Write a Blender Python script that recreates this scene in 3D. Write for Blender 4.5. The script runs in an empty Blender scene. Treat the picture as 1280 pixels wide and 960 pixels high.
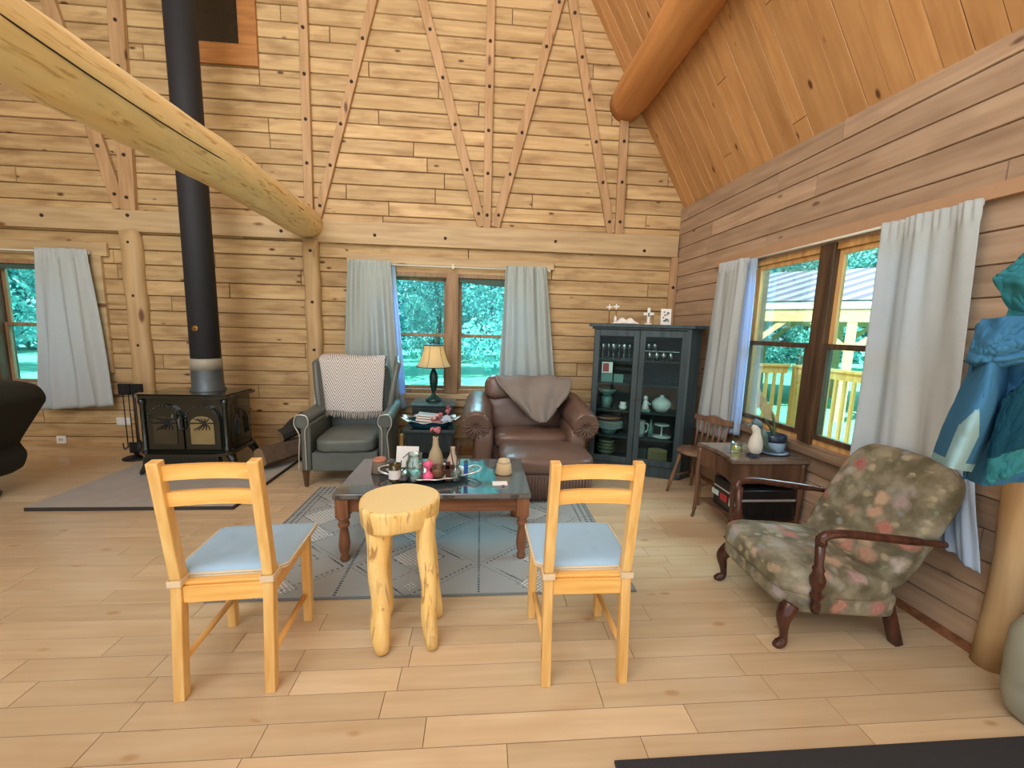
import bpy, bmesh, math, random
from math import sin, cos, pi, radians as R, sqrt
from mathutils import Vector as V, Matrix, noise
rnd = random.Random(7)
C = bpy.context.scene.collection

# ------------------------------------------------------------------ materials
def lin(c):
    return tuple(((x/255)/12.92 if x/255 <= .04045 else ((x/255+.055)/1.055)**2.4) for x in c)
class N:
    def __init__(s, name):
        s.m = bpy.data.materials.new(name); s.m.use_nodes = True
        s.t = s.m.node_tree; s.n = s.t.nodes; s.l = s.t.links
        s.b = s.n['Principled BSDF']; s.out = s.n['Material Output']
    def node(s, ty, **k):
        n = s.n.new(ty)
        for a, v in k.items():
            if a in n.inputs: s.set(n.inputs[a], v)
            else: setattr(n, a, v)
        return n
    def set(s, i, v):
        if isinstance(v, bpy.types.NodeSocket): s.l.new(v, i)
        else:
            if isinstance(v, tuple) and len(v) == 3 and i.type == 'RGBA': v = (*v, 1)
            i.default_value = v
    def mix(s, f, a, b, mode='MIX'):
        n = s.n.new('ShaderNodeMix'); n.data_type = 'RGBA'; n.blend_type = mode
        s.set(n.inputs[0], f); s.set(n.inputs[6], a); s.set(n.inputs[7], b); return n.outputs[2]
    def math(s, op, a, b=0.0, c=0.0):
        n = s.n.new('ShaderNodeMath'); n.operation = op
        for i, v in enumerate((a, b, c)): s.set(n.inputs[i], v)
        return n.outputs[0]
    def ramp(s, f, *st):
        n = s.n.new('ShaderNodeValToRGB'); s.set(n.inputs[0], f); e = n.color_ramp.elements
        while len(e) < len(st): e.new(.5)
        for k, (p, c) in zip(e, st):
            k.position = p; k.color = (*c, 1) if isinstance(c, tuple) else (c, c, c, 1)
        return n.outputs[0]
    def noise(s, vec, sc, det=4, dist=0):
        n = s.n.new('ShaderNodeTexNoise'); s.l.new(vec, n.inputs['Vector'])
        n.inputs['Scale'].default_value = sc; n.inputs['Detail'].default_value = det; n.inputs['Distortion'].default_value = dist
        return n.outputs['Fac']
    def map(s, vec, sc):
        n = s.n.new('ShaderNodeMapping'); s.l.new(vec, n.inputs[0]); n.inputs['Scale'].default_value = sc; return n.outputs[0]
    def coord(s, k='Object'):
        return s.n.new('ShaderNodeTexCoord').outputs[k]
    def bump(s, h, st=.3, d=.01):
        n = s.n.new('ShaderNodeBump'); s.set(n.inputs['Height'], h); n.inputs['Strength'].default_value = st
        n.inputs['Distance'].default_value = d; s.l.new(n.outputs[0], s.b.inputs['Normal'])
    def fin(s, col=None, rough=None, **k):
        if col is not None: s.set(s.b.inputs['Base Color'], col)
        if rough is not None: s.set(s.b.inputs['Roughness'], rough)
        for a, v in k.items(): s.set(s.b.inputs[a.replace('_', ' ')], v)
        return s.m

def plain(name, c, rough=.6, metal=0, var=.12, sc=14, bump=.0, **k):
    s = N(name); c = lin(c); v = s.coord()
    f = s.noise(v, sc)
    col = s.mix(f, tuple(x*(1-var) for x in c), tuple(min(1, x*(1+var)) for x in c))
    if bump: s.bump(s.noise(v, sc*4), bump, .004)
    return s.fin(col, rough, Metallic=metal, **k)

def boards(name, light, dark, knot, rough=.6, stain=.5, stainc=None, vary=.35, spec=.3, bump=.25):
    """wood boards; UV holds metres along and across each board, Col holds per-board random values"""
    s = N(name); uv = s.coord('UV')
    at = s.node('ShaderNodeAttribute', attribute_name='Col').outputs['Color']
    sep = s.node('ShaderNodeSeparateColor'); s.l.new(at, sep.inputs[0])
    g = s.noise(s.map(uv, (1.3, 22, 1)), 1.0, 5, .35)
    g2 = s.noise(s.map(uv, (5, 160, 1)), 1.0, 3)
    L, D, K = lin(light), lin(dark), lin(knot)
    col = s.ramp(g, (.25, D), (.7, L))
    col = s.mix(s.ramp(s.noise(s.map(uv, (1.5, 5, 1)), 2.0, 4), (.35, 0.0), (.75, .55)), col, D)
    col = s.mix(s.math('MULTIPLY', g2, .22), col, D)
    br = s.math('MULTIPLY_ADD', sep.outputs[0], vary, 1-vary/2)
    cb = s.node('ShaderNodeCombineColor'); [s.l.new(br, cb.inputs[i]) for i in range(3)]
    col = s.mix(1.0, col, cb.outputs[0], 'MULTIPLY')
    vo = s.node('ShaderNodeTexVoronoi'); s.l.new(s.map(uv, (3.2, 7.5, 1)), vo.inputs['Vector']); vo.inputs['Scale'].default_value = 1
    kn = s.ramp(vo.outputs['Distance'], (.07, 1.0), (.14, 0.0))
    kg = s.math('MULTIPLY', kn, s.math('GREATER_THAN', s.noise(s.map(uv, (1.7, 3.1, 1)), 1.3, 1), .46))
    col = s.mix(kg, col, K)
    if stain:
        st = s.ramp(s.noise(s.map(uv, (1.1, 3.5, 1)), 2.2, 6), (.5, 0.0), (.72, 1.0))
        col = s.mix(s.math('MULTIPLY', st, stain), col, lin(stainc or knot))
        st2 = s.ramp(s.noise(s.map(uv, (.7, 9, 1)), 1.4, 6), (.60, 0.0), (.74, 1.0))
        col = s.mix(s.math('MULTIPLY', st2, stain*1.3), col, lin(stainc or knot))
    s.bump(g, bump, .004)
    return s.fin(col, rough, Specular_IOR_Level=spec)

def wood(name, light, dark, ax='z', rough=.45, sc=1.0, knots=None, spec=.4, streak=None):
    """solid timber, grain along one object axis"""
    s = N(name); v = s.coord(); k = {'x': (1.2, 14, 14), 'y': (14, 1.2, 14), 'z': (14, 14, 1.2)}[ax]
    g = s.noise(s.map(v, tuple(q*sc for q in k)), 1.6, 5, .3)
    col = s.ramp(g, (.28, lin(dark)), (.68, lin(light)))
    if knots:
        vo = s.node('ShaderNodeTexVoronoi'); s.l.new(s.map(v, tuple(q*sc for q in {'x': (2, 6, 6), 'y': (6, 2, 6), 'z': (6, 6, 2)}[ax])), vo.inputs['Vector']); vo.inputs['Scale'].default_value = 1
        col = s.mix(s.ramp(vo.outputs['Distance'], (.07, 1.0), (.14, 0.0)), col, lin(knots))
    if streak:
        sn = s.noise(s.map(v, {'x': (3, 22, 22), 'y': (22, 3, 22), 'z': (22, 22, 3)}[ax]), 1.5, 5, 1.0)
        col = s.mix(s.ramp(sn, (.56, 0.0), (.66, .8)), col, lin(streak))
        col = s.mix(s.ramp(s.noise(v, 6, 4), (.4, 0.0), (.7, .4)), col, lin(tuple(int(q*.86) for q in light)))
    s.bump(g, .08, .003)
    return s.fin(col, rough, Specular_IOR_Level=spec)

def glass(name, tint, gl=.06, rough=0.0):
    s = N(name)
    t = s.node('ShaderNodeBsdfTransparent', Color=tint); g = s.node('ShaderNodeBsdfGlossy', Roughness=rough)
    lw = s.node('ShaderNodeLayerWeight', Blend=.25)
    f = s.math('MULTIPLY_ADD', lw.outputs['Fresnel'], .5, gl)
    mx = s.node('ShaderNodeMixShader'); s.l.new(f, mx.inputs[0]); s.l.new(t.outputs[0], mx.inputs[1]); s.l.new(g.outputs[0], mx.inputs[2])
    s.l.new(mx.outputs[0], s.out.inputs['Surface']); return s.m

def cloth(name, c, c2=None, trans=.35, sc=260, pat=0, tc=None):
    s = N(name); v = s.coord(); a = lin(c); b = lin(c2) if c2 else tuple(x*.86 for x in a)
    f = s.noise(v, 5, 3)
    if pat:
        vo = s.node('ShaderNodeTexVoronoi', feature='DISTANCE_TO_EDGE'); s.l.new(v, vo.inputs['Vector']); vo.inputs['Scale'].default_value = pat
        f = s.math('ADD', s.math('MULTIPLY', s.ramp(vo.outputs['Distance'], (.0, 1.0), (.09, 0.0)), .3), s.math('MULTIPLY', f, .5))
    col = s.mix(f, a, b); s.bump(s.noise(v, sc, 2), .15, .002)
    s.fin(col, .9, Specular_IOR_Level=.1)
    if trans:
        t = s.node('ShaderNodeBsdfTranslucent', Color=lin(tc or c)); mx = s.node('ShaderNodeMixShader'); mx.inputs[0].default_value = trans
        s.l.new(s.b.outputs[0], mx.inputs[1]); s.l.new(t.outputs[0], mx.inputs[2]); s.l.new(mx.outputs[0], s.out.inputs['Surface'])
    return s.m

def floral(name):
    s = N(name); v = s.coord(); w = s.node('ShaderNodeTexNoise'); s.l.new(v, w.inputs['Vector']); w.inputs['Scale'].default_value = 22; w.inputs['Detail'].default_value = 3
    vv = s.node('ShaderNodeVectorMath', operation='MULTIPLY_ADD'); s.l.new(w.outputs['Color'], vv.inputs[0]); vv.inputs[1].default_value = (.06, .06, .06); s.l.new(v, vv.inputs[2])
    p = vv.outputs[0]
    base = s.ramp(s.noise(p, 9, 5), (.35, lin((92, 88, 68))), (.5, lin((120, 114, 94))), (.65, lin((146, 142, 122))))
    def layer(base, sc, r0, r1, cols):
        vo = s.node('ShaderNodeTexVoronoi'); s.l.new(p, vo.inputs['Vector']); vo.inputs['Scale'].default_value = sc
        sp = s.node('ShaderNodeSeparateColor'); s.l.new(vo.outputs['Color'], sp.inputs[0])
        c = s.ramp(sp.outputs[0], *cols)
        c = s.mix(s.ramp(s.math('SINE', s.math('MULTIPLY', vo.outputs['Distance'], 34)), (.2, .0), (.9, .28)), c, (.42, .40, .34))
        m = s.math('MULTIPLY', s.ramp(vo.outputs['Distance'], (r0, 1.0), (r1, 0.0)), s.math('GREATER_THAN', sp.outputs[1], .25))
        return s.mix(m, base, c)
    base = layer(base, 17, .2, .45, [(0, lin((90, 96, 66))), (.5, lin((168, 158, 128))), (1, lin((120, 128, 128)))])
    base = layer(base, 9, .22, .46, [(0, lin((160, 84, 84))), (.3, lin((186, 158, 128))), (.55, lin((150, 152, 152))), (.8, lin((172, 110, 98)))])
    s.bump(s.noise(v, 180, 2), .2, .002)
    return s.fin(base, .6, Specular_IOR_Level=.35)

def emit(name, c, st):
    s = N(name); s.fin(lin(c), .5); s.set(s.b.inputs['Emission Color'], lin(c)); s.b.inputs['Emission Strength'].default_value = st; return s.m

M = dict(
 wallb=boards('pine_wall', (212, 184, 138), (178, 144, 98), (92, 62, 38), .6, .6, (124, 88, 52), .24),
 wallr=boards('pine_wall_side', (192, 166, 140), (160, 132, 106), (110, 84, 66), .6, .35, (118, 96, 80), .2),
 ceil=boards('pine_ceiling', (212, 164, 110), (186, 136, 84), (92, 54, 30), .45, .3, (150, 96, 54), .2, .4, .08),
 floor=boards('oak_floor', (220, 198, 162), (198, 172, 134), (180, 146, 104), .3, .25, (178, 138, 94), .22, .5, .05),
 gap=plain('groove_brown', (112, 74, 44), .9),  # brown of the joints between boards
 beam=wood('beam_timber', (198, 172, 132), (170, 142, 104), 'x', .6, .8, (120, 78, 44)),
 stud=wood('stud_timber', (188, 152, 112), (160, 124, 84), 'z', .6, 1, (104, 68, 44)),
 post=wood('post_timber', (198, 168, 124), (170, 138, 96), 'z', .6, .7, (110, 70, 40)),
 log=wood('peeled_log', (240, 218, 168), (218, 182, 124), 'y', .5, .45, (170, 124, 66), .3, (176, 132, 72)),
 purlin=wood('orange_log', (200, 142, 84), (172, 112, 60), 'y', .45, .5),
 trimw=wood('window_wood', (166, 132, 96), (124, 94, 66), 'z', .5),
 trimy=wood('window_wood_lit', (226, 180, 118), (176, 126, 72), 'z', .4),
 orange=wood('orange_frame', (186, 128, 72), (150, 96, 50), 'x', .5),
 darkwood=wood('dark_mullion', (96, 72, 52), (54, 38, 26), 'z', .4),
 bolt=plain('bolt_iron', (52, 38, 30), .6, .3),
 black=plain('stove_enamel', (18, 26, 22), .12, 0, .2, 9, 0, Coat_Weight=.6, Coat_Roughness=.08),
 iron=plain('matte_iron', (26, 26, 28), .55, .3),
 pipe=plain('stovepipe_black', (24, 25, 30), .7, 0, .3),
 steel=plain('collar_steel', (92, 100, 104), .45, .5),
 firegl=plain('fire_glass', (134, 118, 80), .18, 0, .25, 8),
 firegl2=plain('fire_glass_dark', (58, 54, 42), .15, 0, .35, 8),
 slate=plain('hearth_slate', (166, 162, 154), .6, 0, .18, 6, .2),
 slatee=plain('hearth_edge', (48, 44, 40), .6),
 pine=wood('chair_pine', (234, 198, 128), (214, 162, 88), 'z', .38, 1.4, (150, 80, 34)),
 pinex=wood('chair_pine_rail', (246, 200, 120), (226, 166, 82), 'x', .38, 1.4),
 piney=wood('chair_pine_side', (244, 198, 124), (222, 166, 88), 'y', .38, 1.4),
 cush=cloth('pale_cushion', (166, 198, 220), (156, 188, 212), 0),
 strap=cloth('cream_strap', (226, 206, 172), None, 0),
 stool=wood('stool_log', (246, 216, 146), (230, 184, 100), 'z', .5, 1.1, (130, 84, 40), .4, (150, 96, 46)),
 stooltop=plain('stool_top', (238, 204, 142), .45, 0, .14, 20, .1),
 bark=plain('bark', (92, 74, 58), .9, 0, .5, 22, .8),
 barkd=plain('sooty_bark', (44, 40, 36), .9, 0, .4, 22, .8),
 cutwood=plain('cut_wood', (140, 112, 80), .8, 0, .2, 30, .3),
 ttop=plain('table_top_dark', (54, 62, 66), .14, 0, .3, 8, .0, Coat_Weight=1.0, Coat_Roughness=.05, Coat_IOR=2.0, Specular_IOR_Level=.9),
 tleg=wood('table_brown', (150, 102, 70), (104, 64, 42), 'z', .45),
 tlegx=wood('table_brown_rail', (150, 102, 70), (104, 64, 42), 'x', .45),
 gleather=plain('green_grey_leather', (92, 98, 92), .38, 0, .18, 10, .12),
 bleather=plain('brown_leather', (106, 82, 70), .34, 0, .18, 8, .14),
 nail=plain('nailhead', (214, 212, 200), .3, .7),
 blackwood=wood('black_wood', (44, 54, 54), (24, 32, 34), 'z', .35),
 cabw=wood('cabinet_wood', (62, 78, 80), (36, 50, 54), 'z', .4),  # bluish window haze is put into this black wood's colour
 cabi=plain('cabinet_inside', (30, 44, 46), .8),
 brownw=wood('walnut', (112, 82, 62), (68, 46, 34), 'z', .35),
 walx=wood('walnut_top', (134, 116, 102), (92, 74, 62), 'x', .16, spec=1.0),
 mahog=wood('mahogany', (86, 50, 36), (50, 28, 22), 'z', .25),
 windsor=wood('windsor_brown', (140, 108, 84), (90, 64, 48), 'z', .4),
 curt=cloth('curtain_grey', (198, 204, 202), (188, 194, 192), .22, 200, 9, (170, 200, 225)),
 curtb=cloth('curtain_back', (194, 202, 196), (182, 192, 186), .25, 200, 9, (140, 200, 225)),
 curts=cloth('curtain_sheer', (225, 235, 240), (205, 225, 240), .5, 200, 0, (120, 200, 250)),
 throw=None,
 gblank=cloth('grey_blanket', (142, 134, 126), (120, 112, 104), 0),
 white=plain('white_glaze', (226, 226, 220), .3, 0, .06),
 whited=plain('dim_white_china', (190, 206, 200), .3, 0, .1),
 tealgl=plain('dim_green_china', (84, 124, 116), .3, 0, .2),
 paper=plain('paper', (230, 228, 222), .8, 0, .04),
 tan=plain('tan_ceramic', (176, 158, 124), .6, 0, .15),
 terra=plain('terracotta', (186, 124, 96), .8, 0, .12),
 tanpot=plain('tan_pot', (198, 172, 130), .7, 0, .12),
 silver=plain('silver', (216, 214, 206), .3, .55, .15),
 brass=plain('brass', (150, 110, 60), .35, .8),
 amber=plain('amber_glass', (66, 56, 22), .08, 0, .1),
 clear=glass('clear_glass', (.86, .97, .95), .14, .03),
 cabgl=glass('cabinet_glass', (.86, .96, .95), .0),
 pink=plain('pink_plastic', (236, 96, 140), .5),
 dpink=plain('dried_rose', (176, 104, 108), .8, 0, .3),
 lpink=plain('pale_rose', (224, 176, 172), .8, 0, .2),
 green=plain('leaf_green', (70, 96, 60), .5, 0, .2),
 blue=plain('blue_plastic', (40, 96, 170), .4),
 red=plain('red_card', (170, 50, 50), .6),
 lampb=plain('lamp_verdigris', (34, 62, 56), .35, .3, .3),
 rod=plain('rod_white', (216, 214, 200), .4),
 shade=None, wax=emit('candle_wax', (240, 220, 90), .35),
 shadeg=plain('shade_green', (64, 86, 76), .7),
 potb=plain('pot_blue_white', (150, 176, 196), .3, 0, .35, 26),
 potd=plain('pot_dark', (34, 48, 66), .3),
 grey=plain('grey_cloth', (150, 150, 132), .9, 0, .12, 6, .2),
 jblue=cloth('blue_denim', (66, 122, 158), (50, 100, 138), 0, 120),
 jpale=cloth('pale_blue_lining', (140, 178, 186), None, 0),
 jteal=cloth('teal_cloth', (56, 128, 136), (40, 104, 116), 0),
 jdark=cloth('dark_teal_cloth', (22, 66, 84), None, 0),
 recl=plain('black_upholstery', (28, 29, 22), .8, 0, .2, 12),
 mat_=plain('charcoal_mat', (46, 46, 48), .95, 0, .2, 60, .5),
 fl=floral('floral_fabric'),
 rail=wood('new_yellow_lumber', (240, 200, 116), (222, 168, 84), 'z', .6),
 pav=wood('pavilion_timber', (226, 186, 140), (192, 150, 106), 'x', .7),
 grass=plain('lawn', (132, 214, 176), .9, 0, .25, 3),
 leaf=None, trunk=plain('tree_bark', (74, 78, 66), .9, 0, .3, 10),
)
def mk_special():
    s = N('metal_roof'); v = s.coord(); sp = s.node('ShaderNodeSeparateXYZ'); s.l.new(v, sp.inputs[0])
    f = s.math('FRACT', s.math('MULTIPLY', s.math('MULTIPLY_ADD', sp.outputs[0], .88, sp.outputs[1]), 1/.45))
    col = s.ramp(f, (0, lin((168, 170, 184))), (.3, lin((164, 166, 182))), (.38, lin((118, 106, 124))), (.72, lin((124, 110, 128))), (.8, lin((84, 74, 96))), (.86, lin((168, 170, 184))))
    M['roof'] = s.fin(col, .4)
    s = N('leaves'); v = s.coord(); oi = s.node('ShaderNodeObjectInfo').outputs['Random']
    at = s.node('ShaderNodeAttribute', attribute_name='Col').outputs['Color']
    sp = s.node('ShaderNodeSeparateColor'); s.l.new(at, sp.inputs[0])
    col = s.ramp(sp.outputs[0], (0, lin((74, 140, 150))), (.45, lin((118, 190, 190))), (.75, lin((176, 232, 220))), (1, lin((244, 252, 244))))  # teal haze and whitish highlights are put into the leaf colours
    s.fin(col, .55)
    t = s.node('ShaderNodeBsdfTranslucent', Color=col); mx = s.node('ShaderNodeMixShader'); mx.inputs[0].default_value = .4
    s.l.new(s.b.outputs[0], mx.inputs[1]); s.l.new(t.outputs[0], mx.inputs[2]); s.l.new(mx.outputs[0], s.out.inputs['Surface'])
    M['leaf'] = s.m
    s = N('lamp_shade_silk'); v = s.coord(); c = lin((254, 240, 186))
    t = s.node('ShaderNodeBsdfTranslucent', Color=c); s.fin(lin((244, 232, 196)), .8); mx = s.node('ShaderNodeMixShader'); mx.inputs[0].default_value = .55
    s.l.new(s.b.outputs[0], mx.inputs[1]); s.l.new(t.outputs[0], mx.inputs[2]); s.l.new(mx.outputs[0], s.out.inputs['Surface'])
    M['shade'] = s.m
    s = N('woven_throw'); uv = s.coord('UV')
    sp = s.node('ShaderNodeSeparateXYZ'); s.l.new(uv, sp.inputs[0])
    a = s.math('PINGPONG', s.math('MULTIPLY', sp.outputs[0], 5), .5)
    f = s.math('FRACT', s.math('MULTIPLY', s.math('ADD', s.math('MULTIPLY', a, .35), sp.outputs[1]), 26))
    col = s.ramp(f, (.4, lin((228, 222, 214))), (.55, lin((150, 148, 150))))
    s.bump(f, .3, .003); M['throw'] = s.fin(col, .95)
    s = N('rug_weave'); at = s.node('ShaderNodeAttribute', attribute_name='Col').outputs['Color']
    v = s.coord(); s.bump(s.noise(v, 240, 2), .4, .003)
    M['rug'] = s.fin(s.mix(s.math('MULTIPLY', s.noise(v, 60), .25), at, (.25, .28, .3)), .95)
    s = N('stump_top'); v = s.coord(); sp = s.node('ShaderNodeTexWave', wave_type='RINGS', rings_direction='Z'); s.l.new(v, sp.inputs['Vector']); sp.inputs['Scale'].default_value = 14; sp.inputs['Distortion'].default_value = 2.5
    col = s.mix(s.math('MULTIPLY', sp.outputs['Fac'], .12), lin((238, 214, 152)), lin((206, 168, 104)))
    M['stooltop'] = s.fin(col, .4)
mk_special()

# ------------------------------------------------------------------ mesh helpers
def BM(): return bmesh.new()
def quad(bm, ps, m=0):
    f = bm.faces.new([bm.verts.new(p) for p in ps]); f.material_index = m; return f
def box(bm, x0, x1, y0, y1, z0, z1, m=0, X=None, bev=0):
    g = bmesh.ops.create_cube(bm, size=1)['verts']
    T = Matrix.Translation(((x0+x1)/2, (y0+y1)/2, (z0+z1)/2)) @ Matrix.Diagonal((abs(x1-x0), abs(y1-y0), abs(z1-z0), 1))
    if X is not None: T = X @ T
    bmesh.ops.transform(bm, matrix=T, verts=g)
    fs = {f for v in g for f in v.link_faces}
    for f in fs: f.material_index = m
    if bev:
        es = {e for v in g for e in v.link_edges}
        r = bmesh.ops.bevel(bm, geom=list(es), offset=bev, segments=2, affect='EDGES', profile=.6)
        for f in r['faces']: f.material_index = m; f.smooth = True
def bar(bm, a, b, w, d, m=0, up=(0, 1, 0), bev=0):
    """rectangular bar from a to b, w wide across, d deep along `up`"""
    a, b = V(a), V(b); z = (b-a).normalized(); u = V(up); x = u.cross(z).normalized(); y = z.cross(x)
    X = Matrix((( x.x, y.x, z.x, a.x), (x.y, y.y, z.y, a.y), (x.z, y.z, z.z, a.z), (0, 0, 0, 1)))
    box(bm, -w/2, w/2, -d/2, d/2, 0, (b-a).length, m, X, bev)
def lathe(bm, prof, loc=(0, 0, 0), n=24, m=0, X=None, sx=1, sy=1):
    T = Matrix.Translation(loc)
    if X is not None: T = X @ T
    rings = []
    for r, z in prof:
        rings.append([bm.verts.new(T @ V((r*cos(2*pi*i/n)*sx, r*sin(2*pi*i/n)*sy, z))) for i in range(n)])
    for a, b in zip(rings, rings[1:]):
        for i in range(n):
            f = bm.faces.new((a[i], a[(i+1) % n], b[(i+1) % n], b[i])); f.smooth = True; f.material_index = m
    for r, k in ((rings[0], 0), (rings[-1], 1)):
        if prof[-k][0] > 1e-5:
            f = bm.faces.new(r[::-1] if k == 0 else r); f.material_index = m
def tube(bm, pts, rad, n=10, m=0, wob=0, seed=0):
    pts = [V(p) for p in pts]; rings = []; u0 = None
    for i, p in enumerate(pts):
        d = (pts[min(i+1, len(pts)-1)]-pts[max(i-1, 0)]).normalized()
        if u0 is None: u0 = d.orthogonal().normalized()
        u = (u0-d*u0.dot(d)).normalized(); w = d.cross(u); u0 = u
        r = rad[i] if isinstance(rad, (list, tuple)) else rad
        ring = []
        for k in range(n):
            q = u*cos(2*pi*k/n)+w*sin(2*pi*k/n); rr = r
            if wob: rr *= 1+wob*noise.noise(p*6+q*1.3+V((seed, 0, 0)))
            ring.append(bm.verts.new(p+q*rr))
        rings.append(ring)
    for a, b in zip(rings, rings[1:]):
        for k in range(n):
            f = bm.faces.new((a[k], a[(k+1) % n], b[(k+1) % n], b[k])); f.smooth = True; f.material_index = m
    for r in (rings[0][::-1], rings[-1]):
        f = bm.faces.new(r); f.material_index = m
def spline(pts, n=6):
    P = [V(p) for p in pts]; o = []
    for i in range(len(P)-1):
        p0, p1, p2, p3 = P[max(i-1, 0)], P[i], P[i+1], P[min(i+2, len(P)-1)]
        for k in range(n):
            t = k/n
            o.append(.5*((2*p1)+(p2-p0)*t+(2*p0-5*p1+4*p2-p3)*t*t+(3*p1-p0-3*p2+p3)*t**3))
    return o+[P[-1]]
def prism(bm, poly, a, b, ax='y', m=0, smooth=False, X=None):
    """extrude a 2D outline between a and b along an axis"""
    def P(u, v, w):
        q = V((u, w, v)) if ax == 'y' else V((w, u, v)) if ax == 'x' else V((u, v, w))
        return X @ q if X is not None else q
    A = [bm.verts.new(P(u, v, a)) for u, v in poly]; Bv = [bm.verts.new(P(u, v, b)) for u, v in poly]; n = len(poly)
    fs = [bm.faces.new(A), bm.faces.new(Bv[::-1])]
    for i in range(n):
        f = bm.faces.new((A[i], Bv[i], Bv[(i+1) % n], A[(i+1) % n])); f.smooth = smooth; fs.append(f)
    for f in fs: f.material_index = m
def pillow(bm, c, s, p=4, bulge=0, X=None, m=0, n=14, wr=0, seed=0):
    """rounded cushion block: superellipsoid of half sizes s, optional crown and creases"""
    c = V(c); g = bmesh.ops.create_grid if False else None
    vs = {}
    def vert(d):
        k = tuple(round(q, 5) for q in d)
        if k not in vs:
            x, y, z = d; L = (abs(x)**p+abs(y)**p+abs(z)**p)**(1/p)
            q = V((x/L*s[0], y/L*s[1], z/L*s[2]))
            if bulge: q.z += bulge*max(0, 1-(q.x/s[0])**2)*max(0, 1-(q.y/s[1])**2)*(1 if z > 0 else -.3)
            if wr: q += V((0, 0, 1))*wr*noise.noise(V((q.x*9, q.y*9, q.z*9+seed)))+V((1, 1, 0))*wr*.5*noise.noise(V((q.x*7+9, q.y*11, q.z*14+seed)))
            q = q+c
            vs[k] = bm.verts.new(X @ q if X is not None else q)
        return vs[k]
    for ax in range(3):
        for sg in (-1, 1):
            for i in range(n):
                for j in range(n):
                    qs = []
                    for di, dj in ((0, 0), (1, 0), (1, 1), (0, 1)):
                        a = -1+2*(i+di)/n; b = -1+2*(j+dj)/n; d = [0, 0, 0]; d[ax] = sg; d[(ax+1) % 3] = a; d[(ax+2) % 3] = b
                        qs.append(vert(d))
                    if sg < 0: qs = qs[::-1]
                    f = bm.faces.new(qs); f.smooth = True; f.material_index = m
def sheet(bm, fn, nu, nv, m=0, uv=None):
    g = [[bm.verts.new(fn(i/nu, j/nv)) for j in range(nv+1)] for i in range(nu+1)]
    L = bm.loops.layers.uv.verify() if uv else None
    for i in range(nu):
        for j in range(nv):
            f = bm.faces.new((g[i][j], g[i+1][j], g[i+1][j+1], g[i][j+1])); f.smooth = True; f.material_index = m
            if uv:
                for l, (a, b) in zip(f.loops, ((i, j), (i+1, j), (i+1, j+1), (i, j+1))): l[L].uv = (a/nu*uv[0], b/nv*uv[1])
def ob(name, bm, mats, parent=None, solid=0, loc=None, rz=0, norm=True, sub=0):
    if norm: bmesh.ops.recalc_face_normals(bm, faces=bm.faces)
    me = bpy.data.meshes.new(name); bm.to_mesh(me); bm.free()
    for m in (mats if isinstance(mats, (list, tuple)) else [mats]): me.materials.append(m)
    o = bpy.data.objects.new(name, me); C.objects.link(o)
    if parent: o.parent = parent
    if loc: o.location = loc
    o.rotation_euler[2] = rz
    if solid:
        k = o.modifiers.new('solid', 'SOLIDIFY'); k.thickness = solid; k.offset = 0
    if sub:
        k = o.modifiers.new('sub', 'SUBSURF'); k.levels = k.render_levels = sub
    return o
def tag(o, label, cat, group=None, kind=None):
    o['label'] = label; o['category'] = cat
    if group: o['group'] = group
    if kind: o['kind'] = kind
    return o
def thing(name, label, cat, loc=(0, 0, 0), rz=0, group=None):
    o = bpy.data.objects.new(name, None); C.objects.link(o); o.location = loc; o.rotation_euler[2] = rz; o.empty_display_size = .1
    return tag(o, label, cat, group)
def struct(name, bm, mats, parent=None, norm=True):
    o = ob(name, bm, mats, parent, norm=norm)
    if not parent: o['kind'] = 'structure'
    return o
def dup(root, loc, rz=0, label=None):
    r = root.copy(); C.objects.link(r); r.location = loc; r.rotation_euler[2] = rz
    if label: r['label'] = label
    for ch in list(root.children):
        c = ch.copy(); C.objects.link(c); c.parent = r
        for g in ch.children:
            d = g.copy(); C.objects.link(d); d.parent = c
    return r

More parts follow.
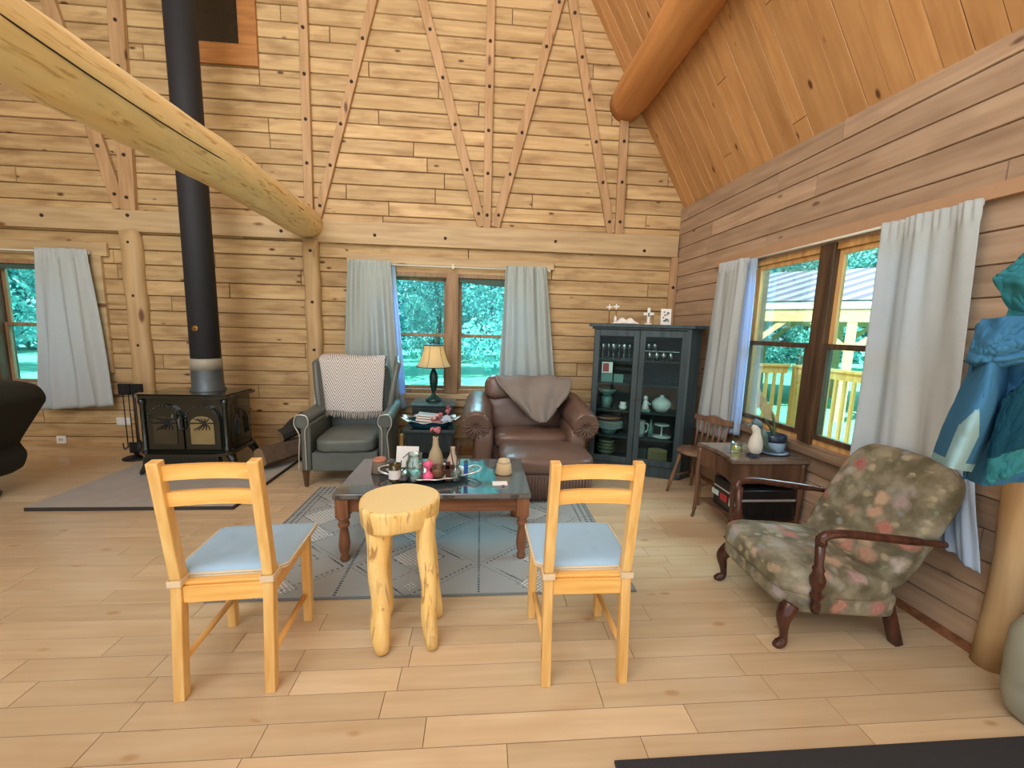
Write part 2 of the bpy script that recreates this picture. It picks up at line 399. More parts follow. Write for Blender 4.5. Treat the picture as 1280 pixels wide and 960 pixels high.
# ------------------------------------------------------------------ room shell
def planks(O_, A_, B_, Nn, a0, a1, b0, b1, step, holes=(), seed=1, lmin=1.1, lmax=4.0, gap=.0045, chm=.006, dep=.012, jit=.003, lim=None, thick=.16):
    """boards running along A_, stacked along B_, facing Nn; holes are (a0,a1,b0,b1)"""
    O_, A_, B_, Nn = V(O_), V(A_), V(B_), V(Nn); bm = BM(); uvl = bm.loops.layers.uv.verify(); cl = bm.loops.layers.color.new('Col'); rg = random.Random(seed)
    def P(a, b, n): return O_+A_*a+B_*b+Nn*n
    def face(ps, uv, col, m):
        f = bm.faces.new([bm.verts.new(P(*p)) for p in ps]); f.material_index = m
        for l, p in zip(f.loops, ps): l[uvl].uv = (p[0]+uv[0], p[1]+uv[1]); l[cl] = (*col, 1)
    b = b0
    while b < b1-1e-4:
        bt = min(b+step*(1+.10*(rg.random()-.5) if chm > .004 else 1), b1); aend = min(a1, lim(b)) if lim else a1
        cuts = sorted({b, bt, *[h for q in holes for h in q[2:4] if b < h < bt]})
        joints = [a0]; p = a0-rg.random()*lmax
        while p < aend:
            p += rg.uniform(lmin, lmax)
            if p > a0+.05: joints.append(min(p, aend))
        for c0, c1 in zip(cuts, cuts[1:]):
            act = [q for q in holes if q[2] < (c0+c1)/2 < q[3]]
            for j0, j1 in zip(joints, joints[1:]):
                rg2 = random.Random(hash((round(j0*1000), round(b*1000), seed)))
                col = (rg2.random(), rg2.random(), rg2.random()); uv = (rg2.random()*40, rg2.random()*40); n = (rg2.random()-.5)*2*jit
                segs = [(j0, j1)]
                for q in act:
                    segs = [s for x0, x1 in segs for s in ((x0, min(x1, q[0])), (max(x0, q[1]), x1)) if s[1]-s[0] > 1e-3]
                for x0, x1 in segs:
                    g0 = gap/2 if c0 == b else 0; g1 = gap/2 if c1 == bt else 0
                    h0 = gap/2 if x0 == j0 else 0; h1 = gap/2 if x1 == j1 else 0
                    y0, y1 = c0+g0, c1-g1; u0, u1 = x0+h0, x1-h1
                    e0 = chm if g0 else 0; e1 = chm if g1 else 0; k0 = chm*.6 if h0 else 0; k1 = chm*.6 if h1 else 0
                    face([(u0+k0, y0+e0, n), (u1-k1, y0+e0, n), (u1-k1, y1-e1, n), (u0+k0, y1-e1, n)], uv, col, 0)
                    if chm:
                        dk = (col[0]*.2, col[1], col[2])
                        face([(u0, y0, n-dep), (u1, y0, n-dep), (u1-k1, y0+e0, n), (u0+k0, y0+e0, n)], uv, dk, 0)
                        face([(u0+k0, y1-e1, n), (u1-k1, y1-e1, n), (u1, y1, n-dep), (u0, y1, n-dep)], uv, dk, 0)
                        face([(u0, y0, n-dep), (u0+k0, y0+e0, n), (u0+k0, y1-e1, n), (u0, y1, n-dep)], uv, dk, 0)
                        face([(u1-k1, y0+e0, n), (u1, y0, n-dep), (u1, y1, n-dep), (u1-k1, y1-e1, n)], uv, dk, 0)
            segs = [(a0, aend)]
            for q in act: segs = [s for x0, x1 in segs for s in ((x0, min(x1, q[0])), (max(x0, q[1]), x1)) if s[1]-s[0] > 1e-3]
            for x0, x1 in segs:
                lo, hi = -dep-.001-jit*1.1, -thick
                face([(x0, c0, lo), (x1, c0, lo), (x1, c1, lo), (x0, c1, lo)], (0, 0), (0, 0, 0), 1)
                face([(x0, c0, hi), (x0, c1, hi), (x1, c1, hi), (x1, c0, hi)], (0, 0), (0, 0, 0), 1)
        b = bt
    for q in holes:
        lo, hi = 0, -thick
        face([(q[0], q[2], lo), (q[1], q[2], lo), (q[1], q[2], hi), (q[0], q[2], hi)], (0, 0), (.6, 0, 0), 0)
        face([(q[0], q[3], lo), (q[0], q[3], hi), (q[1], q[3], hi), (q[1], q[3], lo)], (0, 0), (.6, 0, 0), 0)
        face([(q[0], q[2], lo), (q[0], q[2], hi), (q[0], q[3], hi), (q[0], q[3], lo)], (0, 0), (.6, 0, 0), 0)
        face([(q[1], q[2], lo), (q[1], q[3], lo), (q[1], q[3], hi), (q[1], q[2], hi)], (0, 0), (.6, 0, 0), 0)
    return bm

YB = 4.8; RX0, RY0 = 2.41, 1.75; RXC = 2.335            # back wall plane; right wall passes (2.41,1.75) and (2.335,4.8)
ra = math.atan2(RXC-RX0, YB-RY0); ru = V((sin(ra), cos(ra), 0)); rn = V((-cos(ra), sin(ra), 0))
EZ = 2.9; SL = 1.70
WB = (-1.3, .62, .72, 2.12); WL = (-6.3, -4.32, .72, 2.10)
RO = V((RX0, RY0, 0))
def rw(y): return (y-RY0)/cos(ra)                        # distance along the right wall for a given Y
WR = (rw(1.92), rw(3.44), .74, 2.14)
struct('wall_back', planks((0, YB, 0), (1, 0, 0), (0, 0, 1), (0, -1, 0), -6.6, RXC+.1, 0, 7.2, .158, (WB, WL), 3, jit=.0025, lmin=.9, lmax=4.2,
       lim=lambda z: RXC+.1 if z < EZ else RXC+.12-(z-EZ)/SL), [M['wallb'], M['gap']], norm=False)
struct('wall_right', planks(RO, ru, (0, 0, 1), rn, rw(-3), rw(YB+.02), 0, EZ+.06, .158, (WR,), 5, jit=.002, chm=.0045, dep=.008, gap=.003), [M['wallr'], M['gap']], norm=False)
struct('wall_left', planks((-6.5, 0, 0), (0, 1, 0), (0, 0, 1), (1, 0, 0), -3, YB, 0, 3.2, .158, (), 8), [M['wallb'], M['gap']], norm=False)
sv = V((-1, 0, SL)).normalized(); cn = V((-SL, 0, -1)).normalized()
co = V((RX0+.03, 0, EZ+.0))
# roof slope over the window side: boards run up the slope
cb = planks((RX0-.0, 0, EZ-.0), sv, (0, 1, 0), cn, 0, 8.6, -3, YB+.15, .135, (), 11, lmin=3, lmax=6, gap=.0025, chm=.003, dep=.005, jit=.0015, thick=.1)
struct('ceiling', cb, [M['ceil'], M['gap']], norm=False)
sv2 = V((1, 0, SL)).normalized(); cn2 = V((SL, 0, -1)).normalized()
struct('ceiling_slope', planks((-6.5, 0, EZ), sv2, (0, 1, 0), cn2, 0, 8.6, -3, YB+.15, .135, (), 12, lmin=3, lmax=6, gap=.0025, chm=.003, dep=.005, thick=.1), [M['ceil'], M['gap']], norm=False)
fb = planks((0, 0, 0), (1, 0, 0), (0, 1, 0), (0, 0, 1), -6.5, 2.6, -3, YB, .1185, (), 21, lmin=.35, lmax=1.1, gap=.0022, chm=.0008, dep=.0016, jit=.0004, thick=.06)
struct('floor', fb, [M['floor'], M['gap']], norm=False)
M['floor'].node_tree.nodes['Principled BSDF'].inputs['Coat Weight'].default_value = .35; M['floor'].node_tree.nodes['Principled BSDF'].inputs['Coat Roughness'].default_value = .09

# baseboards
bm = BM(); box(bm, -6.5, RXC, YB-.02, YB+.0, 0, .035); struct('baseboard_back', bm, M['beam'])
bm = BM(); bar(bm, RO+ru*rw(-2.9)+rn*.012+V((0, 0, .02)), RO+ru*rw(4.79)+rn*.012+V((0, 0, .02)), .024, .04, up=(0, 0, 1)); struct('baseboard_right', bm, M['tlegx'])

# header beam, posts and roof-truss timbers on the back wall
tn = [0]
def trim(bm, mats, label=None):
    tn[0] += 1; return struct('trim_%d' % tn[0], bm, mats)
def boltpts(bm, pts, y):
    for x, z in pts: lathe(bm, [(0, 0), (.017, 0), (.017, .008), (.009, .012), (0, .012)], X=Matrix.Translation((x, y, z)) @ Matrix.Rotation(pi/2, 4, 'X'), n=10, m=1)
bm = BM(); box(bm, -6.5, -1.9, YB-.05, YB+.01, 2.425, 2.645, 0, bev=.006); box(bm, -1.9, RXC-.02, YB-.05, YB+.01, 2.40, 2.64, 0, bev=.006)
boltpts(bm, [(-4.6, 2.55), (-3.76, 2.59), (-3.1, 2.5), (-1.2, 2.5), (-.42, 2.5), (.84, 2.52), (1.9, 2.46), (-2.2, 2.5)], YB-.05); trim(bm, [M['beam'], M['bolt']])
def stud(a, b, w=.09, d=.05, nb=6, mat='stud'):
    bm = BM(); bar(bm, (a[0], YB-d/2+.004, a[1]), (b[0], YB-d/2+.004, b[1]), w, d, bev=.005)
    L = V((b[0]-a[0], b[1]-a[1])).length
    n = max(2, int(L/.42)); boltpts(bm, [(a[0]+(b[0]-a[0])*(i+.3)/n, a[1]+(b[1]-a[1])*(i+.3)/n) for i in range(n)], YB-d+.004)
    return trim(bm, [M[mat], M['bolt']])
stud((-3.76, 2.645), (-3.66, 5.6), .15); stud((-1.905, 2.645), (-1.87, 6.6), .09); stud((.045, 2.64), (.05, 6.2), .09); stud((1.59, 2.64), (1.575, 3.95), .095)
stud((-1.82, 2.66), (-1.08, 5.2), .085, .045); stud((-.01, 2.65), (-.82, 5.4), .10, .045); stud((.14, 2.65), (.86, 5.3), .10, .045)
stud((1.495, 2.64), (.88, 5.2), .095, .045); stud((-3.84, 2.66), (-4.42, 5.0), .13, .045); stud((2.33-.045, 1.4), (2.335-.045, 2.4), .085, .05)
def wpost(x0, x1, z1, seed):
    bm = BM(); pts = [((x0+x1)/2+.008*sin(i*1.7+seed), YB-.03, z1*i/16) for i in range(17)]
    tube(bm, pts, (x1-x0)/2*.97, 12, 0, .06, seed)
    for v in bm.verts:
        if v.co.y < YB-.075: v.co.y = YB-.075+(v.co.y-YB+.075)*.25
    boltpts(bm, [((x0+x1)/2+.01, z1*k) for k in (.2, .5, .72, .95)], YB-.08); trim(bm, [M['post'], M['bolt']])
wpost(-3.87, -3.66, 2.43, 2); wpost(-1.985, -1.81, 2.42, 5)

# big round logs
def log(name, x, z, r, y0, y1, mat, seed, taper=0):
    bm = BM(); n = 60; pts = [(x+.012*sin(i*.35+seed), y0+(y1-y0)*i/n, z+.01*cos(i*.27)) for i in range(n+1)]
    tube(bm, pts, [r*(1-taper*i/n)*(1 if 1 < i < n-1 else .93) for i in range(n+1)], 28, 0, .05, seed)
    if seed == 3:   # drying crack
        tube(bm, [(x+r*.985*cos(a), y0+(y1-y0)*i/40, z+r*.985*sin(a)) for i in range(2, 38) for a in [-.15+.12*sin(i*.4)]], .004, 5, 1)
    o = ob(name, bm, [mat, M['bolt']]); o['kind'] = 'structure'; return o
log('trim_log', -1.9, 2.60, .168, -3, YB+.0, M['log'], 3)
log('trim_purlin', 1.60, 4.05, .20, -3, YB+.0, M['purlin'], 9)

# ------------------------------------------------------------------ windows (frame, sashes, panes)
def window(name, X, w, h, units, sill=True, mt='trimw', mt2='darkwood', tint=(.55, .98, .92), mull=.15, mid=.5, depth=.16):
    """local frame: x across, z up, +y outwards; origin bottom-left inside corner of the opening"""
    t = bpy.data.objects.new(name, None); C.objects.link(t); t['kind'] = 'structure'; t.matrix_world = X
    bm = BM(); f = .045
    box(bm, 0, f, 0, depth, 0, h, bev=.003); box(bm, w-f, w, 0, depth, 0, h, bev=.003); box(bm, f, w-f, 0, depth, h-f, h, bev=.003); box(bm, f, w-f, 0, depth, 0, f, bev=.003)
    ob('window_frame', bm, M[mt], t)
    uw = (w-2*f-mull*(units-1))/units
    for k in range(units-1):
        bm = BM(); x = f+uw*(k+1)+mull*k; box(bm, x, x+mull, -.02, depth, 0, h, bev=.004)
        for q in (.2, .5, .8): box(bm, x+mull*q-.003, x+mull*q+.003, -.023, -.018, .02, h-.02)
        ob('mullion', bm, M[mt2], t)
    for k in range(units):
        x0 = f+(uw+mull)*k; x1 = x0+uw; zm = h*mid
        for nm, z0, z1, y in (('upper_sash', zm-.02, h-f, depth-.05), ('lower_sash', f, zm+.02, depth-.085)):
            bm = BM(); s = .035
            box(bm, x0, x0+s, y, y+.03, z0, z1, bev=.002); box(bm, x1-s, x1, y, y+.03, z0, z1, bev=.002)
            box(bm, x0+s, x1-s, y, y+.03, z0, z0+s, bev=.002); box(bm, x0+s, x1-s, y, y+.03, z1-s, z1, bev=.002)
            sh = ob(nm, bm, M[mt2 if nm == 'lower_sash' and mt == 'trimy' else mt], t)
            bm = BM(); box(bm, x0+s-.004, x1-s+.004, y+.012, y+.016, z0+s-.004, z1-s+.004)
            ob('pane', bm, GL[name], sh)
    return t
GL = {'window_1': glass('window_glass_back', (.66, .93, 1.0), .015), 'window_2': glass('window_glass_left', (.66, .93, 1.0), .015), 'window_3': glass('window_glass_right', (.80, .98, 1.0), .015)}
window('window_1', Matrix.Translation((WB[0], YB, WB[2])), WB[1]-WB[0], WB[3]-WB[2], 2, mull=.14, mid=.49, mt2='trimw')
window('window_2', Matrix.Translation((WL[0], YB, WL[2])), WL[1]-WL[0], WL[3]-WL[2], 2, mull=.14, mid=.5)
Xr = Matrix(((-ru.x, -rn.x, 0, 0), (-ru.y, -rn.y, 0, 0), (0, 0, 1, 0), (0, 0, 0, 1)))
p0 = RO+ru*WR[1]
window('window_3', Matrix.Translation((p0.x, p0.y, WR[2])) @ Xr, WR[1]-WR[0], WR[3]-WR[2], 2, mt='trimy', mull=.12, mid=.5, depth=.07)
# header boards and stools (trim) of the windows
bm = BM(); box(bm, -1.52, .84, YB-.03, YB, 2.2, 2.29, bev=.004); trim(bm, M['beam'])
bm = BM(); box(bm, -1.42, .74, YB-.06, YB, .655, .715, bev=.004); box(bm, -1.40, .72, YB-.03, YB, .56, .654, bev=.004); trim(bm, M['beam'])
bm = BM(); box(bm, -6.4, -4.02, YB-.035, YB, 2.16, 2.30, bev=.004); box(bm, -4.2, -4.09, YB-.035, YB, .9, 2.16, bev=.004); trim(bm, M['beam'])
bm = BM(); box(bm, -6.4, -4.0, YB-.05, YB, .66, .715, bev=.004); trim(bm, M['trimw'])
def onr(y, z, off): p = RO+ru*rw(y)+rn*off; return (p.x, p.y, z)
bm = BM(); bar(bm, onr(1.6, 2.2, .02), onr(3.95, 2.2, .02), .04, .07, up=(0, 0, 1)); trim(bm, plain('warm_header', (176, 140, 108), .6))
bm = BM(); bar(bm, onr(1.86, .70, .03), onr(3.5, .70, .03), .08, .05, up=(0, 0, 1)); bar(bm, onr(1.9, .61, .012), onr(3.46, .61, .012), .024, .12, up=(0, 0, 1)); trim(bm, wood('sill_brown', (150, 126, 104), (116, 94, 76), 'y', .4))

# attic window behind the stovepipe
t = thing('attic_window', 'small square attic window in a wide orange wood frame above the stovepipe', 'window')
bm = BM(); x0, x1, z0, z1 = -3.12, -2.36, 4.14, 5.0
for a in ((x0, x1, z0, z0+.2), (x0, x1, z1-.16, z1), (x0, x0+.15, z0+.2, z1-.16), (x1-.18, x1, z0+.2, z1-.16)): box(bm, a[0], a[1], YB-.035, YB-.004, a[2], a[3], bev=.005)
ob('frame', bm, M['orange'], t)
bm = BM(); box(bm, x0+.14, x1-.17, YB-.022, YB-.012, z0+.19, z1-.15); ob('dark_pane', bm, plain('attic_dark', (40, 34, 26), .2), t)

# rolled green shades behind the top of the windows
def rshade(label, x0, x1, z0, z1, y, tilt=0):
    bm = BM(); prism(bm, [(x0, z1), (x1, z1), (x1, z0-tilt), ((x0+x1)/2, z0-tilt*.7), (x0, z0)], y, y+.006, 'y'); tube(bm, [(x0, y, z1), (x1, y, z1)], .014, 8)
    tag(ob('roller_shade', bm, M['shadeg']), label, 'blind')
rshade('rolled dark green shade across the top of the window left of the stove', -6.2, -4.36, 2.0, 2.1, YB+.02)
rshade('sagging dark green shade over the right pane behind the lamp', -.27, .57, 2.03, 2.10, YB+.02, .05)

# ------------------------------------------------------------------ curtains
def curtain(label, mat, t0, t1, b0, b1, nrm, folds=6, amp=.03, seed=1, hang=.0, rod=None, gather=.5):
    t0, t1, b0, b1, nrm = V(t0), V(t1), V(b0), V(b1), V(nrm)
    def fn(u, v):
        uu = u
        p = t0.lerp(t1, uu)*(1-v)+b0.lerp(b1, uu)*v
        am = amp*(.65+.5*v)
        d = sin(uu*folds*2*pi+seed+.7*sin(v*2.2+seed))*am*.6+noise.noise(V((uu*7+seed, v*1.3, seed)))*am*1.4
        p = p+nrm*(d+amp)
        if v < .06: p += nrm*.006*sin(uu*80)
        p.z += hang*sin(uu*pi)*v+.006*noise.noise(V((uu*14, seed, 0)))*v
        return p
    bm = BM(); sheet(bm, fn, 90, 46)
    return tag(ob('curtain', bm, mat, solid=.003), label, 'curtain')
curtain('grey curtain hanging left of the lamp window, behind the green leather armchair', M['curtb'], (-1.48, YB-.07, 2.22), (-1.02, YB-.07, 2.22), (-1.56, YB-.09, .50), (-.93, YB-.07, .52), (0, -1, 0), 4.5, .035, 2)
curtain('thin blue-white curtain lining beside the lamp window, edge lit by daylight', M['curts'], (-1.14, YB-.035, 2.2), (-.985, YB-.035, 2.2), (-1.0, YB-.05, .52), (-.86, YB-.05, .54), (0, -1, 0), 2, .012, 5)
curtain('grey patterned curtain hanging right of the lamp window, behind the brown chaise', M['curtb'], (.27, YB-.07, 2.22), (.74, YB-.07, 2.22), (.2, YB-.09, .55), (.93, YB-.08, .56), (0, -1, 0), 4.5, .03, 8)
curtain('grey curtain hanging between the far-left window and the wood stove', M['curt'], (-4.66, YB-.07, 2.215), (-4.16, YB-.07, 2.215), (-4.76, YB-.12, .49), (-4.05, YB-.08, .54), (0, -1, 0), 3.5, .035, 3)
def onv(y, z, off): return V(onr(y, z, off))
curtain('grey curtain hanging beside the dark glass-fronted cabinet', M['curt'], onv(3.80, 2.18, .06), onv(3.38, 2.17, .06), onv(3.95, .52, .07), onv(3.40, .52, .07), rn, 3.5, .03, 4)
curtain('sheer white curtain edge glowing blue beside the deck window', M['curts'], onv(3.42, 2.16, .05), onv(3.32, 2.15, .05), onv(3.46, .60, .06), onv(3.28, .62, .07), rn, 2, .015, 6)
curtain('wide grey curtain hanging behind the floral armchair', M['curt'], onv(2.26, 2.17, .05), onv(1.80, 2.17, .05), onv(2.24, .50, .05), onv(1.70, .52, .07), rn, 2.2, .024, 1.2)
curtain('thin white curtain lining showing below the hanging blue jacket', M['curts'], onv(1.86, .95, .05), onv(1.66, .95, .06), onv(1.76, .50, .07), onv(1.50, .47, .16), rn, 1.5, .015, 7)
def rod(label, a, b, mid=None):
    bm = BM(); tube(bm, [a, b], .009, 8); lathe(bm, [(0, -.02), (.016, -.01), (.016, .01), (0, .02)], loc=a, n=10); lathe(bm, [(0, -.02), (.016, -.01), (.016, .01), (0, .02)], loc=b, n=10)
    if mid: box(bm, mid-.012, mid+.012, YB-.07, YB-.03, a[2]-.02, a[2]+.03)
    tag(ob('curtain_rod', bm, M['rod']), label, 'curtain rod')
rod('white curtain rod above the lamp window', (-1.48, YB-.06, 2.185), (.78, YB-.06, 2.185), -.33)
rod('white curtain rod above the window left of the stove', (-6.2, YB-.06, 2.185), (-4.18, YB-.06, 2.185))
rod('white curtain rod above the deck window', onr(3.82, 2.155, .05), onr(1.83, 2.155, .05))

# ------------------------------------------------------------------ hearth, stove, pipe
bm = BM(); box(bm, -3.5, -1.97, 3.22, 4.72, .002, .03, 0, bev=.004); box(bm, -3.505, -1.965, 3.213, 3.224, .001, .029, 1); box(bm, -1.974, -1.963, 3.22, 4.72, .001, .029, 1)
tag(ob('hearth_pad', bm, [M['slate'], M['slatee']]), 'flat grey stone hearth pad under the black wood stove', 'hearth')
t = thing('wood_stove', 'black enamel wood stove with two arched glass doors', 'stove', (-2.77, 4.14, .042))
# local: x -.39...39, y -.26 (front) ..+.26
bm = BM(); box(bm, -.37, .37, -.22, .19, .22, .735, 0, bev=.012)
for s in (-1, 1):       # corner pilasters
    lathe(bm, [(.028, .2), (.034, .24), (.022, .28), (.022, .66), (.034, .70), (.03, .735)], loc=(s*.365, -.225, 0), n=12)
ob('body', bm, M['black'], t)
bm = BM(); prism(bm, [(-.43, -.22), (-.36, -.275), (.36, -.275), (.43, -.22), (.41, .21), (-.41, .21)], .735, .765, 'z'); box(bm, -.39, .39, -.25, .20, .765, .775, bev=.004)
ob('top_plate', bm, M['black'], t)
bm = BM(); prism(bm, [(-.42, -.24), (-.3, -.33), (.3, -.33), (.42, -.24), (.39, .20), (-.39, .20)], .195, .225, 'z'); box(bm, -.30, .30, -.27, -.2, .10, .195, 0, bev=.01)
ob('ash_lip', bm, M['black'], t)
for s in (-1, 1):
    dr = BM(); cx = s*.165; w = .155
    arch = [(cx-w, .25)]+[(cx-w, .52)]+[(cx+w*cos(pi-a), .53+.15*sin(a)*(1 if True else 0)) for a in [pi*k/14 for k in range(15)]]+[(cx+w, .52), (cx+w, .25)]
    prism(dr, arch, -.245, -.222, 'y')
    for k in range(15):
        a = pi*k/14; lathe(dr, [(0, -.01), (.012, 0), (0, .01)], loc=(cx+(w-.012)*cos(a), -.248, .53+.138*sin(a)), n=8)
    d = ob('door', dr, M['black'], t)
    g = BM(); gw = .105; prism(g, [(cx-gw, .30), (cx+gw, .30), (cx+gw, .50)]+[(cx+gw*cos(a), .50+.07*sin(a)) for a in [pi*k/10 for k in range(1, 10)]]+[(cx-gw, .50)], -.252, -.244, 'y')
    gl = ob('glass', g, M['firegl' if s > 0 else 'firegl2'], d)
    b = BM()
    for q in range(5):
        a = -.07+q*.035; tube(b, spline([(cx+a, -.256, .44), (cx+a*.3+.03, -.258, .49), (cx-a, -.256, .55)], 4), .004, 5)
    tube(b, [(cx-gw, -.256, .505), (cx+gw, -.256, .505)], .006, 6)
    ob('branch_grille', b, M['iron'], d)
bm = BM(); tube(bm, spline([(-.01, -.25, .55), (-.01, -.29, .54), (.0, -.29, .46), (.0, -.25, .45)], 5), .009, 8); lathe(bm, [(0, -.03), (.014, 0), (0, .03)], loc=(-.07, -.275, .57), n=8); ob('handle', bm, M['steel'], t)
for sx in (-1, 1):
    for sy in (-1, 1):
        bm = BM(); x, y = sx*.34, sy*.17
        tube(bm, spline([(x, y, .21), (x+sx*.045, y+sy*.02, .14), (x+sx*.06, y+sy*.03, .07), (x+sx*.09, y+sy*.045, .012), (x+sx*.105, y+sy*.05, .004)], 4), [.05-.034*(k/16)**.7 for k in range(17)], 10)
        ob('leg', bm, M['black'], t)
bm = BM()
box(bm, .368, .374, -.14, .14, .30, .66, bev=.003)
for k in range(3): tube(bm, spline([(.377, -.12+.03*k, .34), (.377, -.10+.03*k, .50), (.377, .0, .60-.04*k), (.377, .10-.03*k, .50), (.377, .12-.03*k, .34)], 5), .005, 5)
ob('side_panel', bm, M['black'], t)
t = thing('stovepipe', 'tall black stovepipe rising from the wood stove past the peeled log', 'pipe', (-2.71, 4.18, .806))
bm = BM(); lathe(bm, [(.15, 0), (.152, .02), (.135, .045), (.132, .20), (.128, .325), (.12, .33)], n=28); ob('collar', bm, M['steel'], t); bm = BM(); lathe(bm, [(.133, .22), (.131, .325), (.122, .33)], n=28); ob('collar_band', bm, plain('bare_steel_band', (158, 154, 140), .5), t)
bm = BM(); lathe(bm, [(.122, .33), (.126, .335), (.122, 1.6), (.122, 6.4)], n=28); ob('pipe', bm, M['pipe'], t)
bm = BM(); lathe(bm, [(0, 0), (.028, 0), (.03, .012), (.02, .014), (0, .014)], X=Matrix.Translation((0.0, -.115, .62)) @ Matrix.Rotation(pi/2, 4, 'X'), n=14); tube(bm, [(0, -.12, .62), (0, -.15, .62)], .006, 6); ob('damper_gauge', bm, M['brass'], t)

# fire tools, sockets, firewood
t = thing('fireplace_tool_set', 'black iron fireplace tools on a round stand left of the stove', 'fire tools', (-3.70, 4.52, 0))
bm = BM(); lathe(bm, [(.14, 0), (.14, .012), (.10, .02), (.02, .035), (0, .035)], n=20); tube(bm, [(0, 0, .03), (0, 0, .80)], .008, 8); tube(bm, [(-.09, 0, .70), (.09, 0, .70)], .007, 6); ob('stand', bm, M['iron'], t)
for k, x in enumerate((-.085, -.03, .035, .09)):
    bm = BM(); tube(bm, [(x, -.02, .12), (x, -.02, .72)], .005, 6); box(bm, x-.03+.003*k, x+.03, -.04, -.012, .70+.01*k, .82, bev=.004)
    if k == 0: tube(bm, spline([(x, -.02, .13), (x-.04, -.02, .1), (x-.05, -.02, .17)], 4), .006, 6)
    if k == 1: box(bm, x-.04, x+.04, -.03, -.01, .06, .18, bev=.006)
    if k == 2: lathe(bm, [(.012, .2), (.045, .14), (.055, .05), (0, .05)], loc=(x, -.02, 0), n=12)
    if k == 3: tube(bm, spline([(x, -.02, .14), (x+.03, -.02, .09), (x, -.02, .05), (x-.03, -.02, .09), (x, -.02, .14)], 4), .006, 6)
    ob('tool', bm, M['iron'], t)
for lab, x, z in (('white wall socket plate low on the back wall below the grey curtain', -4.73, .12), ('white switch plate on the back wall beside the fire tools', -4.05, .34)):
    bm = BM(); w = .05 if z < .2 else .075; box(bm, x-w, x+w, YB-.014, YB-.002, z-.045, z+.045, bev=.004); t = ob('outlet_plate', bm, M['white']); tag(t, lab, 'socket')
    if z < .2:
        b = BM(); [box(b, x-.015+q, x-.01+q, YB-.017, YB-.013, z-.01, z+.012) for q in (0, .022)]; ob('slot', b, M['iron'], t)
def splitlog(label, c, L, r, rz, tilt, seed, dark=False):
    bm = BM(); X = Matrix.Translation(c) @ Matrix.Rotation(rz, 4, 'Z') @ Matrix.Rotation(tilt, 4, 'Y'); rg = random.Random(seed)
    prof = [(r*(1+.18*rg.uniform(-1, 1))*cos(a), r*(1+.18*rg.uniform(-1, 1))*sin(a)) for a in [2*pi*k/9 for k in range(9)]]
    for i in range(9):
        pass
    rings = []
    for j in range(10):
        t_ = j/9; rings.append([bm.verts.new(X @ V(((t_-.5)*L, u*(1+.08*noise.noise(V((j*.8, u*9, seed)))), v*(1+.08*noise.noise(V((j*.7, v*9, seed+3))))))) for u, v in prof])
    for a, b in zip(rings, rings[1:]):
        for k in range(9): bm.faces.new((a[k], a[(k+1) % 9], b[(k+1) % 9], b[k]))
    for rr in (rings[0], rings[-1]): f = bm.faces.new(rr); f.material_index = 1
    tag(ob('firewood_log', bm, [M['barkd' if dark else 'bark'], M['cutwood']]), label, 'log')
splitlog('thick split log with pale sawn end lying beside the stove', (-2.02, 4.30, .17), .62, .105, R(58), R(-3), 1)
splitlog('dark bark-covered log leaning on top of the firewood by the stove', (-1.92, 4.44, .395), .52, .07, R(50), R(-16), 2, True)
bm = BM(); tube(bm, spline([(-2.10, 4.28, .34), (-2.0, 4.42, .47), (-1.88, 4.52, .53), (-1.76, 4.6, .50)], 5), [.03]*6+[.026]*5+[.018]*5, 7, wob=.5); tube(bm, spline([(-1.9, 4.5, .52), (-1.82, 4.5, .56), (-1.77, 4.5, .6)], 3), .014, 6, wob=.3)
tag(ob('charred_branch', bm, M['barkd']), 'charred black branch lying across the top of the firewood', 'branch')

# black recliner at the left edge
t = thing('recliner', 'black upholstered swivel recliner at the left edge by the window', 'armchair', (-4.31, 3.35, 0), 0)
bm = BM(); prof = [(.12, .22), (.30, .17), (.40, .20), (.43, .30), (.39, .38), (.40, .44), (.62, .76), (.665, .84), (.62, .93), (.52, .97), (.35, .965), (.25, .90), (.10, .52), (-.02, .42)]
cp = [tuple(p) for p in spline([V((*p, 0)) for p in prof+[prof[0]]], 5)][:-1]
def rounded_prism(bm, pr, y0, y1, r, m=0):
    cx = sum(p[0] for p in pr)/len(pr); cy = sum(p[1] for p in pr)/len(pr); rings = []
    for k in range(9):
        t_ = k/8; y = y0+(y1-y0)*(.5-.5*cos(pi*t_)); e = min((y-y0), (y1-y))/r; s = 1 if e >= 1 else 1-(1-sqrt(max(0, 1-(1-e)**2)))*.14
        rings.append([bm.verts.new((cx+(p[0]-cx)*s, y, cy+(p[1]-cy)*s)) for p in pr])
    n = len(pr)
    for a, b in zip(rings, rings[1:]):
        for i in range(n): f = bm.faces.new((a[i], a[(i+1) % n], b[(i+1) % n], b[i])); f.smooth = True; f.material_index = m
    bm.faces.new(rings[0]); bm.faces.new(rings[-1][::-1])
rounded_prism(bm, cp, -.30, .30, .09); ob('backrest', bm, M['recl'], t)
bm = BM(); pillow(bm, (-.18, 0, .36), (.36, .29, .11), 5, .03); ob('seat', bm, M['recl'], t)
for s in (-1, 1):
    bm = BM(); pillow(bm, (-.14, s*.34, .42), (.40, .07, .20), 4); ob('armrest', bm, M['recl'], t)
bm = BM(); lathe(bm, [(.30, .0), (.31, .02), (.27, .035), (.06, .05), (.05, .22), (.12, .26), (0, .26)], n=28, sx=1.25, loc=(0, 0, 0)); ob('swivel_base', bm, plain('teal_metal', (40, 62, 66), .3, .4), t)

